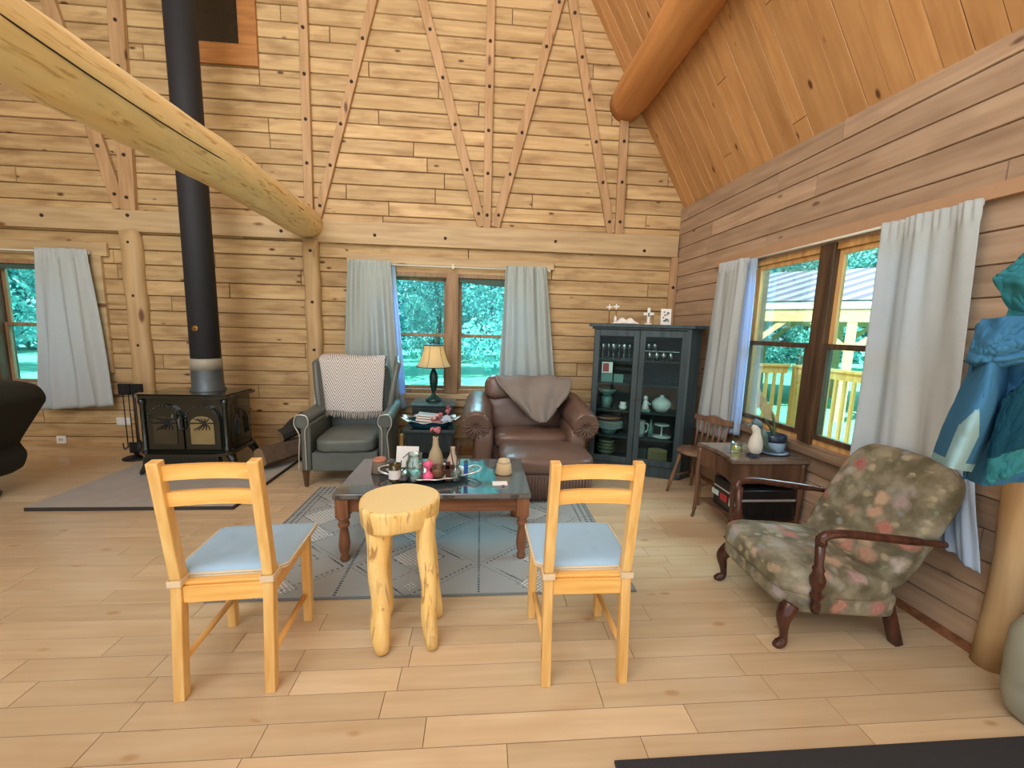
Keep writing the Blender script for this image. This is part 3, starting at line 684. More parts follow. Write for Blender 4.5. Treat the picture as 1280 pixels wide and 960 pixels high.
# ------------------------------------------------------------------ rugs
def rug():
    x0, x1, y0, y1 = -1.46, .93, 2.085, 3.66; nx, ny = 560, 380; bm = BM()
    base = lin((158, 162, 158)); dark = lin((52, 66, 76)); white = lin((226, 228, 222)); mid = lin((112, 120, 122))
    verts = []; faces = []; cols = []
    for j in range(ny+1):
        for i in range(nx+1): verts.append((x0+(x1-x0)*i/nx, y0+(y1-y0)*j/ny, .010))
    P = .40       # column period
    for j in range(ny):
        for i in range(nx):
            faces.append((j*(nx+1)+i, j*(nx+1)+i+1, (j+1)*(nx+1)+i+1, (j+1)*(nx+1)+i))
            x = (i+.5)/nx*(x1-x0); y = (j+.5)/ny*(y1-y0); c = base
            u = (x+.13) % (2*P); k = u/(2*P)
            dash = (y*1/.021) % 1 < .55
            if min(abs(u-.0), abs(u-2*P)) < .008 and dash: c = dark
            # stacked diamonds between the dashed lines
            cx = abs(u-P); ph = (y+.06) % .30; dy = abs(ph-.15)
            d = cx/.17+dy/.15
            big = abs(u-P)/.36+abs((y % .60)-.30)/.30
            if abs(big-1) < .022 and (int((x+y)*46) % 2 == 0): c = dark
            if abs(big-1.12) < .009: c = mid
            if d < .95:
                gx = ((u-P)+(ph-.15))/.030; gy = ((u-P)-(ph-.15))/.030
                if (gx % 1 < .55) and (gy % 1 < .55)and (int(y/.30)+int((x+.13)/(2*P))) % 3 != 1: c = white
                elif (gx % 1 < .4) and (gy % 1 < .4) and d < .3: c = white
            elif abs(d-1.02) < .03 and int(y*90) % 3: c = dark if (int(y/.30)) % 2 else mid
            if x < .10 or x > x1-x0-.10 or y > y1-y0-.16:
                if (x/.042 % 1 < .5) and (y/.03 % 1 < .55): c = dark
            if x < .012 or y < .014 or x > x1-x0-.012: c = mid
            cols.append(c)
    me = bpy.data.meshes.new('area_rug'); me.from_pydata(verts, [], faces)
    a = me.color_attributes.new('Col', 'FLOAT_COLOR', 'CORNER'); buf = []
    for c in cols: buf += [*c, 1]*4
    a.data.foreach_set('color', buf); me.materials.append(M['rug'])
    o = bpy.data.objects.new('area_rug', me); C.objects.link(o); m = o.modifiers.new('s', 'SOLIDIFY'); m.thickness = .007; m.offset = -1
    tag(o, 'grey blue woven rug with dashed diamonds under the coffee table', 'rug')
rug()
bm = BM(); box(bm, .49, 2.15, .35, 1.178, .002, .014, bev=.003); tag(ob('floor_mat', bm, M['mat_']), 'dark charcoal floor mat in the bottom right corner of the photo', 'mat')

# ------------------------------------------------------------------ pine chairs
def pine_chair():
    t = thing('dining_chair', 'light pine ladder-back chair with pale blue cushion left of the log stool', 'chair', (-1.003, 1.525, 0), R(4), 'pine dining chairs')
    # local: x width +-.20, y 0 (back legs, near camera) .. .42 (front)
    w = .167
    for s in (-1, 1):
        bm = BM(); prism(bm, [(-.022, 0), (.020, 0), (.065, .50), (-.008, .996), (-.048, .990), (.018, .49)], s*w-.02, s*w+.02, 'x')
        o = ob('leg', bm, M['pine'], t); b = o.modifiers.new('b', 'BEVEL'); b.width = .004; b.segments = 2
        bm = BM(); box(bm, s*(w+.01)-.02, s*(w+.01)+.02, .385, .425, 0, .468, bev=.004); ob('leg', bm, M['pine'], t)
        bm = BM(); box(bm, s*w-.011, s*w+.011, .05, .386, .395, .466, bev=.003); ob('side_apron', bm, M['piney'], t)
        bm = BM(); tube(bm, [(s*w, .02, .145), (s*w, .38, .145)], .013, 10); ob('stretcher', bm, M['piney'], t)
    for y in (.034, .405):
        bm = BM(); box(bm, -w+.02, w-.02, y-.011, y+.011, .395, .466, bev=.003); ob('apron', bm, M['pinex'], t)
    for z, y in ((.945, -.018), (.838, -.003)):
        bm = BM(); n = 10
        for i in range(n):
            a, b = -w+.018+(2*w-.036)*i/n, -w+.018+(2*w-.036)*(i+1)/n
            ya, yb = y-.022*(1-((a)/w)**2)*-1, y-.022*(1-((b)/w)**2)*-1
            h = .029
            vs = [bm.verts.new(p) for p in ((a, ya-.01, z-h), (b, yb-.01, z-h), (b, yb-.01-.006, z+h), (a, ya-.01-.006, z+h), (a, ya+.01, z-h), (b, yb+.01, z-h), (b, yb+.004, z+h), (a, ya+.004, z+h))]
            for q in ((0, 1, 2, 3), (5, 4, 7, 6), (3, 2, 6, 7), (1, 0, 4, 5)): bm.faces.new([vs[k] for k in q])
        bmesh.ops.remove_doubles(bm, verts=bm.verts, dist=.0005); ob('back_slat', bm, M['pinex'], t)
    bm = BM(); box(bm, -.165, .165, .03, .425, .467, .480, bev=.004); ob('seat', bm, M['pinex'], t)
    return t
ch = pine_chair(); ch2 = dup(ch, (.466, 1.508, 0), R(0), 'light pine ladder-back chair with pale blue cushion right of the log stool')
def cushion(label, c):
    t = thing('seat_cushion', label, 'cushion', c.location, c.rotation_euler[2], 'pale blue seat cushions')
    bm = BM()
    def hwid(y): return .160+(.052)*min(1, max(0, (y-.075)/.03))**.7+.008*y/.42
    def fn(u, v):
        x = (u-.5)*2; y = .062+v*.385
        return V((x*hwid(y), y, .494+.022*(1-abs(x)**10)*(1-abs(2*v-1)**14)-.006*sum(math.exp(-(((x-a)/.1)**2+((v-b)/.1)**2)) for a in (-.4, .4) for b in (.3, .7))))
    sheet(bm, fn, 36, 36)
    ys = [.062+.385*k/24 for k in range(25)]
    prism(bm, [(hwid(y), y) for y in ys]+[(-hwid(y), y) for y in ys[::-1]], .4815, .4945, 'z')
    ob('pad', bm, M['cush'], t, norm=False)
    bm = BM(); pts = [(-hwid(y), y, .4945) for y in ys]+[(hwid(y), y, .4945) for y in ys[::-1]]; tube(bm, pts+[pts[0]], .005, 6)
    tube(bm, [(x_, y_, .4835) for x_, y_, z_ in pts]+[(pts[0][0], pts[0][1], .4835)], .004, 6)
    ob('piping', bm, M['strap'], t)
    for s in (-1, 1):
        bm = BM(); x = s*.167
        loop = [(x-.024, .075, .487), (x-.024, .010, .486), (x+.024, .010, .486), (x+.024, .075, .487)]
        for a, b in zip(loop, loop[1:]): bar(bm, a, b, .004, .026, up=(0, 0, 1))
        ob('tie_strap', bm, M['strap'], t)
cushion('pale blue cushion tied to the chair left of the log stool', ch)
cushion('pale blue cushion tied to the chair right of the log stool', ch2)

# ------------------------------------------------------------------ log stool
t = thing('log_stool', 'natural peeled log stool with round top between the pine chairs', 'stool', (-.385, 1.90, 0))
bm = BM(); n = 56; rg = []
def rimr(a): return .187*(1+.03*sin(2*a+.5)+.02*sin(3*a+1)+.012*sin(5*a))
for z, k in ((.552, .84), (.556, .93), (.575, .965), (.62, .985), (.655, 1.0), (.668, .99), (.672, .95)):
    rg.append([bm.verts.new((rimr(2*pi*i/n)*k*cos(2*pi*i/n), rimr(2*pi*i/n)*k*sin(2*pi*i/n), z-(.0 if z > .53 else .0)+(.012*sin(2*2*pi*i/n+.9)**2 if z < .56 else 0))) for i in range(n)])
for a, b in zip(rg, rg[1:]):
    for i in range(n): f = bm.faces.new((a[i], a[(i+1) % n], b[(i+1) % n], b[i])); f.smooth = True
f = bm.faces.new(rg[-1]); f.material_index = 1; bm.faces.new(rg[0][::-1])
ob('seat', bm, [M['stool'], M['stooltop']], t)
for k, (tx, ty, bx, by, r) in enumerate(((-.085, -.085, -.045, -.20, .050), (.128, -.055, .178, -.185, .041), (.11, .09, .185, .03, .034), (-.10, .10, -.075, .05, .034))):
    bm = BM(); N_ = 16
    pts = [(tx+(bx-tx)*i/N_+.004*sin(i*.8+k), ty+(by-ty)*i/N_, .60-.592*i/N_) for i in range(N_+1)]
    tube(bm, pts, [r*(1.25-.28*min(1, i/6)-.12*i/N_+.03*sin(i*1.1+k))*(1 if i < N_-1 else (.92 if i < N_ else .7)) for i in range(N_+1)], 14, 0, .10, k*3)
    ob('leg', bm, M['stool'], t)

# ------------------------------------------------------------------ coffee table
TZ = .47
t = thing('coffee_table', 'brown coffee table with dark glossy top and turned legs on the rug', 'table', (-.278, 2.75, .01))
bm = BM(); box(bm, -.615, .615, -.345, .345, TZ-.045, TZ-.010, 0, bev=.006); ob('tabletop', bm, M['ttop'], t)
bm = BM()
for a in ((-.53, .53, -.30, -.28), (-.53, .53, .28, .30)): box(bm, *a, .325, TZ-.045, bev=.002)
for a in ((-.575, -.555, -.25, .25), (.555, .575, -.25, .25)): box(bm, *a, .325, TZ-.045, bev=.002)
ob('apron', bm, M['tlegx'], t)
lp = [(.026, 0), (.03, .02), (.022, .04), (.032, .07), (.036, .11), (.030, .17), (.024, .22), (.036, .235), (.036, .25), (.026, .265), (.04, .285), (.04, .30)]
for sx in (-1, 1):
    for sy in (-1, 1):
        bm = BM(); lathe(bm, lp, loc=(sx*.565, sy*.295, .001), n=18); box(bm, sx*.565-.04, sx*.565+.04, sy*.295-.04, sy*.295+.04, .30, TZ-.045, bev=.003); ob('leg', bm, M['tleg'], t)

# silver tray and its contents (table surface at z = TZ)
tx, ty = -.335, 2.71
t = thing('silver_tray', 'ornate oval silver tray with scrolled handles on the coffee table', 'tray', (tx, ty, TZ+.002))
bm = BM(); n = 80
def trim_r(a, k): return (k*(1+.03*cos(16*a)), k*(1+.05*cos(16*a)))
prev = None
for k, z in ((.01, .014), (.7, .014), (.80, .016), (.9, .034), (1.0, .04), (1.02, .034), (.9, .024), (.5, .008)):
    w = .035*cos(12*0) ; ring = [bm.verts.new((.265*k*(1+(.025*cos(14*2*pi*i/n) if k > .85 else 0))*cos(2*pi*i/n), .165*k*(1+(.035*cos(14*2*pi*i/n) if k > .85 else 0))*sin(2*pi*i/n), z)) for i in range(n)]
    if prev:
        for i in range(n): f = bm.faces.new((prev[i], prev[(i+1) % n], ring[(i+1) % n], ring[i])); f.smooth = True
    prev = ring
ob('dish', bm, M['silver'], t)
for s in (-1, 1):
    bm = BM(); tube(bm, spline([(s*.25, -.07, .036), (s*.30, -.075, .05), (s*.345, -.03, .055), (s*.345, .03, .055), (s*.30, .075, .05), (s*.25, .07, .036)], 5), .007, 8); tube(bm, spline([(s*.27, -.03, .04), (s*.30, 0, .048), (s*.27, .03, .04)], 5), .004, 6); ob('handle', bm, M['silver'], t)
for a in (.7, 2.4, 3.8, 5.6):
    bm = BM(); lathe(bm, [(.012, 0), (.008, .012)], loc=(.18*cos(a), .10*sin(a), -.001), n=8); ob('foot', bm, M['silver'], t)
Z = TZ+.018
def jar(name, label, cat, x, y, prof, mat, group=None, z=Z, extra=None, n=20):
    bm = BM(); lathe(bm, prof, n=n); t = ob(name, bm, mat, loc=(x, y, z)); tag(t, label, cat, group)
    return t
j = jar('candle_jar', 'amber glass candle with white label on the left of the silver tray', 'candle', -.475, 2.585, [(.0, 0), (.030, 0), (.032, .004), (.032, .088), (.029, .088), (.029, .070), (0, .070)], M['amber'])
bm = BM(); sheet(bm, lambda u, v: V((.0332*cos(-2.75+2.35*u), .0332*sin(-2.75+2.35*u), .016+.046*v)), 14, 2); ob('label_band', bm, M['paper'], j)
j = jar('mason_jar', 'clear glass jar standing mid-left on the silver tray', 'jar', -.34, 2.60, [(0, 0), (.040, 0), (.044, .008), (.044, .09), (.034, .105), (.034, .125), (.036, .13), (.031, .13), (.030, .104), (.040, .088), (.040, .01), (0, .008)], M['clear'])
bm = BM(); lathe(bm, [(0, .009), (.038, .009), (.038, .045), (0, .045)], n=16); ob('water', bm, glass('jar_water', (.62, .86, .84), .1), j)
bm = BM(); lathe(bm, [(0, 0), (.024, .004), (.03, .02), (.024, .036), (.012, .045), (.010, .06), (.02, .07), (.024, .085), (.016, .1), (0, .106)], n=16)
for q in range(5): lathe(bm, [(0, -.008), (.01, 0), (0, .008)], loc=(.02*cos(q*1.3), .02*sin(q*1.3), .09), n=8)
tag(ob('pink_figurine', bm, M['pink'], loc=(-.245, 2.59, Z)), 'bright pink plastic figurine in front on the silver tray', 'figurine')
j = jar('brown_bowl', 'small brown bowl behind the pink figurine on the tray', 'bowl', -.185, 2.64, [(0, 0), (.025, 0), (.044, .02), (.046, .045), (.042, .06), (.038, .055), (.038, .03), (0, .01)], plain('brown_ceramic', (112, 76, 50), .4))
bm = BM(); box(bm, -.012, .012, -.008, .008, 0, .10, bev=.002); box(bm, -.035, .035, -.008, .008, .062, .084, bev=.002); tag(ob('wooden_cross', bm, M['mahog'], loc=(-.105, 2.585, Z)), 'small dark wooden cross standing on the silver tray', 'cross')
t = jar('reed_diffuser', 'clear glass bottle with dark reeds on the right of the tray', 'diffuser', -.05, 2.60, [(0, 0), (.028, 0), (.03, .01), (.03, .05), (.014, .065), (.012, .08), (.014, .082), (.010, .08), (.010, .062), (.026, .048), (0, .006)], M['clear'])
for q in range(5):
    bm = BM(); a = q*1.25; tube(bm, [(0, 0, .01), (.045*cos(a), .035*sin(a), .21)], .0016, 5); ob('reed', bm, M['bolt'], t)
bm = BM()
for q in range(7): lathe(bm, [(0, -.008), (.009, 0), (0, .008)], loc=(.016*cos(q), .016*sin(q), .02+.006*(q % 3)), n=6)
ob('green_fill', bm, M['green'], t)
bm = BM(); box(bm, -.011, .011, -.006, .006, 0, .075, bev=.003); box(bm, -.010, .010, -.005, .005, .075, .088, 1); tag(ob('lighter', bm, [M['blue'], M['steel']], loc=(.02, 2.66, Z), rz=.4), 'blue lighter standing at the right end of the tray', 'lighter')
bm = BM(); [lathe(bm, [(0, -.012), (.014, -.004), (.016, .004), (.008, .012), (0, .013)], loc=(.018*cos(a), .016*sin(a), .013), n=8) for a in (0, 1.3, 2.6, 3.9, 5.1)]
tag(ob('dark_posy', bm, plain('dark_grey_petal', (84, 80, 88), .8), loc=(-.415, 2.58, Z)), 'small dark grey dried rosette beside the amber candle', 'ornament')
t = thing('note_card', 'white note card leaning on a tiny black easel on the tray', 'card', (-.43, 2.76, Z), R(-4))
X = Matrix.Rotation(R(-14), 4, 'X'); bm = BM(); box(bm, -.062, .062, 0, .003, .022, .135, X=X); ob('card', bm, M['paper'], t)
bm = BM(); tube(bm, [(-.02, -.004, .075), (.018, -.004, .11)], .0025, 5); ob('pen_mark', bm, M['bolt'], t)
bm = BM(); tube(bm, [(-.035, -.01, .02), (-.03, .05, .10)], .003, 5); tube(bm, [(.035, -.01, .02), (.03, .05, .10)], .003, 5); tube(bm, [(-.045, -.012, .022), (.045, -.012, .022)], .004, 5); tube(bm, [(-.02, -.02, 0), (.0, -.01, .03)], .004, 5); ob('easel', bm, M['iron'], t)
bot = [(0, 0), (.036, 0), (.042, .01), (.043, .06), (.034, .10), (.018, .135), (.015, .18), (.017, .19), (.012, .19), (.010, .14), (0, .13)]
j = jar('bottle_vase', 'tall tan bottle vase holding a dried rose on the tray', 'vase', -.215, 2.78, bot, M['tan'])
bm = BM(); tube(bm, [(0, 0, .15), (.005, 0, .215)], .003, 5)
for q in range(9): lathe(bm, [(0, -.016), (.016, -.002), (.012, .012), (0, .016)], loc=(.018*cos(q*.7), .014*sin(q*.7), .222+.006*(q % 2)), n=8, m=1 if q % 3 else 0)
ob('dried_rose', bm, [M['bolt'], M['dpink']], j)
jar('small_bottle_vase', 'shorter pale tan bottle vase on the right rear of the tray', 'vase', -.085, 2.76, [(r*.85, z*.72) for r, z in bot], plain('pale_tan', (192, 172, 152), .6))
bm = BM(); [lathe(bm, [(0, -.012), (.016, 0), (0, .012)], loc=(.03*sin(q*2), .02*cos(q*2.2), .014), n=7) for q in range(6)]
tag(ob('white_shells', bm, M['paper'], loc=(-.02, 2.70, Z)), 'cluster of small white shells at the right end of the tray', 'shells')
def pot(label, x, y, mt, mt2):
    t = thing('flower_pot', label, 'pot', (x, y, TZ+.001)); bm = BM(); lathe(bm, [(0, 0), (.048, 0), (.05, .005), (.040, .062), (.036, .066), (0, .066)], n=22); ob('base', bm, mt, t)
    bm = BM(); lathe(bm, [(.034, .066), (.036, .07), (.032, .084), (.026, .084), (.024, .07), (0, .068)], n=20); ob('rim', bm, mt2, t)
pot('small grey pot with terracotta rim at the left end of the coffee table', -.70, 2.80, plain('weathered_pot', (116, 100, 84), .7), M['terra'])
pot('small tan clay pot at the right end of the coffee table', .18, 2.77, M['tanpot'], plain('tan_rim', (204, 184, 146), .7))
bm = BM(); box(bm, -.05, .05, -.03, .03, 0, .012, bev=.002); box(bm, .01, .03, -.031, -.029, .003, .009, 1); tag(ob('matchbox', bm, [M['paper'], M['red']], loc=(.142, 2.555, TZ+.001), rz=.03), 'flat white matchbox lying near the front right of the coffee table', 'matchbox')

# the things on the tray and table at their full size
for o in list(C.objects):
    if o.parent is None and 'category' in o and abs(o.location.z-Z) < .003 and -.6 < o.location.x < .06 and o.name.split('.')[0] != 'silver_tray':
        o.location.x = tx+(o.location.x+.245)*.93; k = 1.3 if o.name.split('.')[0] != 'mason_jar' else 1.4; o.scale = (k*.97, k*.97, k)
    if o.name.startswith('flower_pot'): o.scale = (1.25, 1.25, 1.2)

# ------------------------------------------------------------------ green leather wing armchair with throw
t = thing('wing_armchair', 'green grey leather wing armchair with nailhead trim, left of the lamp', 'armchair', (-1.235, 3.66, 0), R(3))
# local: x +-.41, y 0 front .. .8 back
bm = BM(); box(bm, -.29, .29, .04, .70, .15, .33, bev=.02); ob('seat_box', bm, M['gleather'], t)
bm = BM(); pillow(bm, (0, .30, .395), (.275, .31, .075), 5, .02, wr=.004); ob('seat_cushion', bm, M['gleather'], t)
Xb = Matrix.Translation((0, .60, .40)) @ Matrix.Rotation(R(-10), 4, 'X')
bm = BM(); pillow(bm, (0, .08, .34), (.31, .085, .40), 5, X=Xb, wr=.004)
ob('backrest', bm, M['gleather'], t)
for s in (-1, 1):
    bm = BM()
    def wing(u, v): 
        # u: front->back , v: bottom->top
        z = .62+.54*v+.03*u*v; y = .44+.1*v+.22*u-.10*(1-u)*sin(v*pi)*.3; x = s*(.315+.085*v**1.2*(1-u*.5)+.02)
        return V((x, y-.04*(1-v)+.0, z-.03*(1-u)*v))
    sheet(bm, wing, 10, 14); ob('wing', bm, M['gleather'], t, solid=.055, sub=1)
    bm = BM(); box(bm, s*.30, s*.385, .03, .68, .15, .60, bev=.02)
    tube(bm, [(s*.365, .012+.66*i/8, .625+(.03*i/8)) for i in range(9)], [.062]*9, 16); ob('armrest', bm, M['gleather'], t)
    bm = BM(); pts = spline([(s*.40, .0, .17), (s*.392, .0, .36), (s*.385, .0, .50), (s*.425, -.002, .60), (s*.41, -.004, .675), (s*.365, -.006, .69), (s*.315, -.004, .67), (s*.305, -.002, .60), (s*.335, 0, .54), (s*.335, 0, .36), (s*.335, 0, .17)], 6)
    tube(bm, [(p.x, p.y+.008, p.z) for p in pts], .0055, 6); ob('nailhead_trim', bm, M['nail'], t)
    for y in (.05, .68):
        bm = BM(); lathe(bm, [(.016, 0), (.02, .02), (.032, .15), (.036, .155)], loc=(s*.355, y, 0), n=14); ob('leg', bm, M['brownw'], t)
bm = BM(); box(bm, -.29, .29, .018, .04, .155, .325, bev=.008); box(bm, -.285, .285, .014, .02, .327, .333); ob('front_panel', bm, M['gleather'], t)
t = thing('throw_blanket', 'white and grey woven throw with fringe over the green armchair back', 'blanket', (-1.335, 4.20, 0), R(3))
bm = BM()
def thr(u, v):
    x = (u-.5)*.66+.012*sin(v*5)+.03*(v-.5)*(u-.5); s_ = v*.76
    if s_ < .14: y, z = .24-.0*s_, 1.10+s_*.55
    else:
        q = s_-.14; y, z = .22-.12*min(1, q/.06)-.02-q*.19, 1.185-.01*min(1, q/.05)-max(0, q-.03)*.95
    return V((x, y-.018-.012*sin(u*9+v*3)*v+.0, z+.008*sin(u*7)))
sheet(bm, thr, 40, 40, uv=(.7, .76)); ob('cloth', bm, M['throw'], t, solid=.012)
bm = BM()
for i in range(46):
    p = thr(i/45, 1); tube(bm, [p, p+V((rnd.uniform(-.008, .008), -.006, -.05-rnd.random()*.02))], .0035, 4)
ob('fringe', bm, plain('fringe_yarn', (224, 216, 204), .95), t)

# ------------------------------------------------------------------ lamp table, lamp, low stand, basket
t = thing('bedside_cabinet', 'small black cabinet under the lit table lamp', 'cabinet', (-.51, 4.46, 0))
bm = BM(); box(bm, -.215, .215, -.17, .19, .02, .655, bev=.004); ob('body', bm, M['blackwood'], t)
bm = BM(); box(bm, -.235, .235, -.19, .20, .655, .678, bev=.004); ob('tabletop', bm, plain('teal_black_top', (60, 84, 84), .14), t)
bm = BM(); [box(bm, -.165+q*.032, -.141+q*.032, -.176, -.169, .57, .588) for q in range(3)]; ob('badge', bm, plain('badge_grey', (112, 128, 120), .4), t)
bm = BM(); box(bm, -.195, .195, -.176, -.170, .35, .63, bev=.002); ob('door', bm, M['blackwood'], t)
t = thing('table_lamp', 'lit table lamp with cream bell shade and dark turned base', 'lamp', (-.52, 4.50, .679))
bm = BM(); lathe(bm, [(0, 0), (.088, 0), (.09, .012), (.075, .03), (.05, .05), (.03, .06), (.022, .08), (.014, .095), (.022, .105), (.03, .13), (.045, .20), (.05, .26), (.04, .31), (.02, .355), (.014, .375), (.034, .385), (.034, .392), (.012, .40), (.01, .46), (0, .46)], n=20); ob('base', bm, M['lampb'], t)
bm = BM(); prof = [(.192, .385), (.17, .41), (.145, .46), (.125, .52), (.112, .58), (.105, .625)]; n = 48
rr = [[bm.verts.new((r*(1+.035*abs(cos(3*2*pi*i/n))*(1 if k < 4 else .4)-.02)*cos(2*pi*i/n), r*(1+.035*abs(cos(3*2*pi*i/n))*(1 if k < 4 else .4)-.02)*sin(2*pi*i/n), z)) for i in range(n)] for k, (r, z) in enumerate(prof)]
for a, b in zip(rr, rr[1:]):
    for i in range(n): f = bm.faces.new((a[i], a[(i+1) % n], b[(i+1) % n], b[i])); f.smooth = True
ls = ob('lamp_shade', bm, M['shade'], t, solid=.002)
bm = BM()
for k in range(6):
    a = 2*pi*k/6+.26; tube(bm, [(r*1.012*cos(a), r*1.012*sin(a), z) for r, z in prof], .002, 5)
lathe(bm, [(.106, .618), (.109, .63), (.103, .63)], n=36); lathe(bm, [(.194, .382), (.197, .388), (.19, .39)], n=36)
ob('shade_trim', bm, M['bolt'], ls)
bm = BM(); tube(bm, [(0, 0, .46), (0, 0, .66)], .003, 6); lathe(bm, [(0, .64), (.012, .65), (.008, .66), (.012, .675), (0, .70)], n=10); ob('finial', bm, M['lampb'], t)
bm = BM(); lathe(bm, [(0, .44), (.014, .45), (.028, .49), (.02, .52), (0, .53)], n=12); ob('bulb', bm, emit('bulb_glow', (255, 214, 120), 6), t)

t = thing('low_stand', 'low black stand in front of the lamp cabinet holding a basket', 'side table', (-.50, 4.04, 0))
bm = BM(); box(bm, -.26, .26, -.12, .2, .455, .485, bev=.005); ob('tabletop', bm, plain('stand_top', (50, 66, 66), .15), t)
bm = BM(); box(bm, -.235, .235, -.10, .18, .25, .455, bev=.004); ob('body', bm, M['blackwood'], t)
for sx in (-1, 1):
    for sy in (-.09, .17):
        bm = BM(); box(bm, sx*.22-.02, sx*.22+.02, sy-.02, sy+.02, 0, .25, bev=.003); ob('leg', bm, M['blackwood'], t)
t = thing('silver_rim_basket', 'dark oval basket with lacy silver rim full of books and flowers', 'basket', (-.50, 4.05, .486))
bm = BM(); lathe(bm, [(0, 0), (.15, 0), (.19, .03), (.215, .075), (.20, .075), (.17, .03), (0, .012)], n=36, sx=1.1, sy=.7); ob('bowl', bm, M['jdark'], t)
bm = BM(); n = 64
def brm(i, k): a = 2*pi*i/n; w = 1+.05*cos(9*a)*(k > 1.0); return V((.225*k*w*1.12*cos(a), .225*k*w*.72*sin(a), .078+.012*cos(9*a)*(k > 1)+(.01 if k > 1.1 else 0)+.02*abs(cos(a))**3))
pr = [[bm.verts.new(brm(i, k)) for i in range(n)] for k in (.9, 1.04, 1.16)]
for a, b in zip(pr, pr[1:]):
    for i in range(n): f = bm.faces.new((a[i], a[(i+1) % n], b[(i+1) % n], b[i])); f.smooth = True
ob('rim', bm, M['silver'], t, solid=.004)
def book(label, c, s, rz, ry, col, grp='books in the silver rim basket'):
    bm = BM(); box(bm, -s[0], s[0], -s[1], s[1], 0, s[2], bev=.002); box(bm, -s[0]+.004, s[0]+.001, -s[1]-.001, s[1]-.004, .003, s[2]-.003, 1)
    o = ob('book', bm, [plain('book_'+label[:6], col, .6), M['paper']], loc=c, rz=rz); o.rotation_euler[1] = ry; tag(o, label, 'book', grp)
book('pale green book lying lowest in the silver rim basket', (-.50, 4.0, .535), (.11, .06, .022), .1, .05, (150, 176, 160))
book('pink book in the middle of the stack in the basket', (-.53, 4.02, .562), (.11, .06, .02), .05, .1, (214, 168, 158))
book('cream book second from the top in the basket', (-.53, 4.03, .587), (.105, .06, .018), .12, .1, (216, 202, 168))
book('pale blue book on top of the stack in the basket', (-.52, 4.03, .611), (.10, .06, .018), .0, .1, (176, 200, 204))
def roses(label, c, n, R_, mats, seed, name='dried_roses'):
    bm = BM(); rg = random.Random(seed)
    for q in range(n):
        p = V((rg.gauss(0, R_*.5), rg.gauss(0, R_*.4), rg.gauss(0, R_*.45))); s = rg.uniform(.014, .024); mi = rg.randrange(len(mats))
        for L in range(3): lathe(bm, [(0, -s), (s*(1-.2*L), -s*.2+L*.003), (s*(.8-.2*L), s*.7+L*.003), (s*.4, s*.3)], loc=p, n=7, m=mi)
    tag(ob(name, bm, mats, loc=c), label, 'flowers')
roses('dusty pink dried roses spilling over the front of the basket', (-.42, 3.96, .60), 14, .05, [M['dpink'], M['lpink']], 3)
roses('darker dried rose heads standing at the top right of the basket', (-.33, 4.0, .67), 9, .035, [M['dpink'], plain('deep_rose', (128, 70, 74), .8)], 4)
bm = BM(); sheet(bm, lambda u, v: V((-.33+(u-.5)*.13, 3.96+(v-.5)*.08, .575+.055*sin(u*pi)*sin(v*pi)**.5+.008*sin(u*14)*cos(v*9))), 20, 14); tag(ob('blue_handkerchief', bm, cloth('pale_blue_cloth', (176, 198, 218), None, 0), solid=.003), 'crumpled pale blue cloth tucked in the right of the basket', 'cloth')
bm = BM(); box(bm, -.02, .02, -.02, .02, 0, .40, bev=.008); tag(ob('light_wood_post', bm, M['pine'], loc=(-.80, 4.1, 0)), 'short light wooden stake standing between the armchair and black stand', 'post')
bm = BM(); box(bm, -.27, .27, -.03, .03, 0, .09, bev=.005); tag(ob('floor_plank', bm, M['orange'], loc=(.02, 4.68, 0)), 'orange wooden plank on the floor against the wall under the window', 'plank')

# ------------------------------------------------------------------ brown leather chaise
t = thing('chaise_chair', 'brown leather rolled-arm chaise recliner beside the dark cabinet', 'armchair', (.50, 3.84, 0), R(1))
bm = BM(); pillow(bm, (.10, -.28, .335), (.42, .31, .085), 4.5, .02, wr=.006, n=20); ob('footrest_cushion', bm, M['bleather'], t)
bm = BM(); pillow(bm, (.11, -.27, .145), (.40, .28, .145), 7, wr=.004); 
for k in range(26): tube(bm, [(-.24+k*.028, -.555-.002, .02), (-.24+k*.028+.004, -.558, .24)], .006, 5)
ob('footrest_base', bm, M['bleather'], t)
bm = BM(); pillow(bm, (.02, .16, .40), (.38, .22, .08), 4.5, .02, wr=.006, seed=4); ob('seat', bm, M['bleather'], t)
bm = BM(); box(bm, -.44, .44, .05, .62, .02, .36, bev=.03); ob('base', bm, M['bleather'], t)
Xb = Matrix.Translation((0, .46, .42)) @ Matrix.Rotation(R(-14), 4, 'X')
bm = BM(); pillow(bm, (0, 0, .24), (.44, .13, .32), 3.5, X=Xb, wr=.008, n=18); pillow(bm, (-.28, -.05, .44), (.16, .13, .14), 3, X=Xb, wr=.01); ob('backrest', bm, M['bleather'], t)
for s in (-1, 1):
    bm = BM(); pillow(bm, (s*.46, .22, .30), (.10, .34, .28), 5, wr=.004)
    def rr_(i): return .145*(.86 if i in (0, 10) else .95 if i in (1, 9) else 1)+.004*sin(i*2.2)
    tube(bm, [(s*(.52+.015*(5-i)/5), -.12+.072*i, .575+.012*i) for i in range(11)], [rr_(i) for i in range(11)], 22, 0, .05, 3)
    for k in range(14):
        a = 2*pi*k/14; tube(bm, [(s*.535+.02*cos(a), -.128, .575+.02*sin(a)), (s*.535+.105*cos(a), -.122, .575+.105*sin(a)), (s*.535+.14*cos(a), -.10, .575+.14*sin(a))], .006, 5)
    ob('armrest', bm, M['bleather'], t)
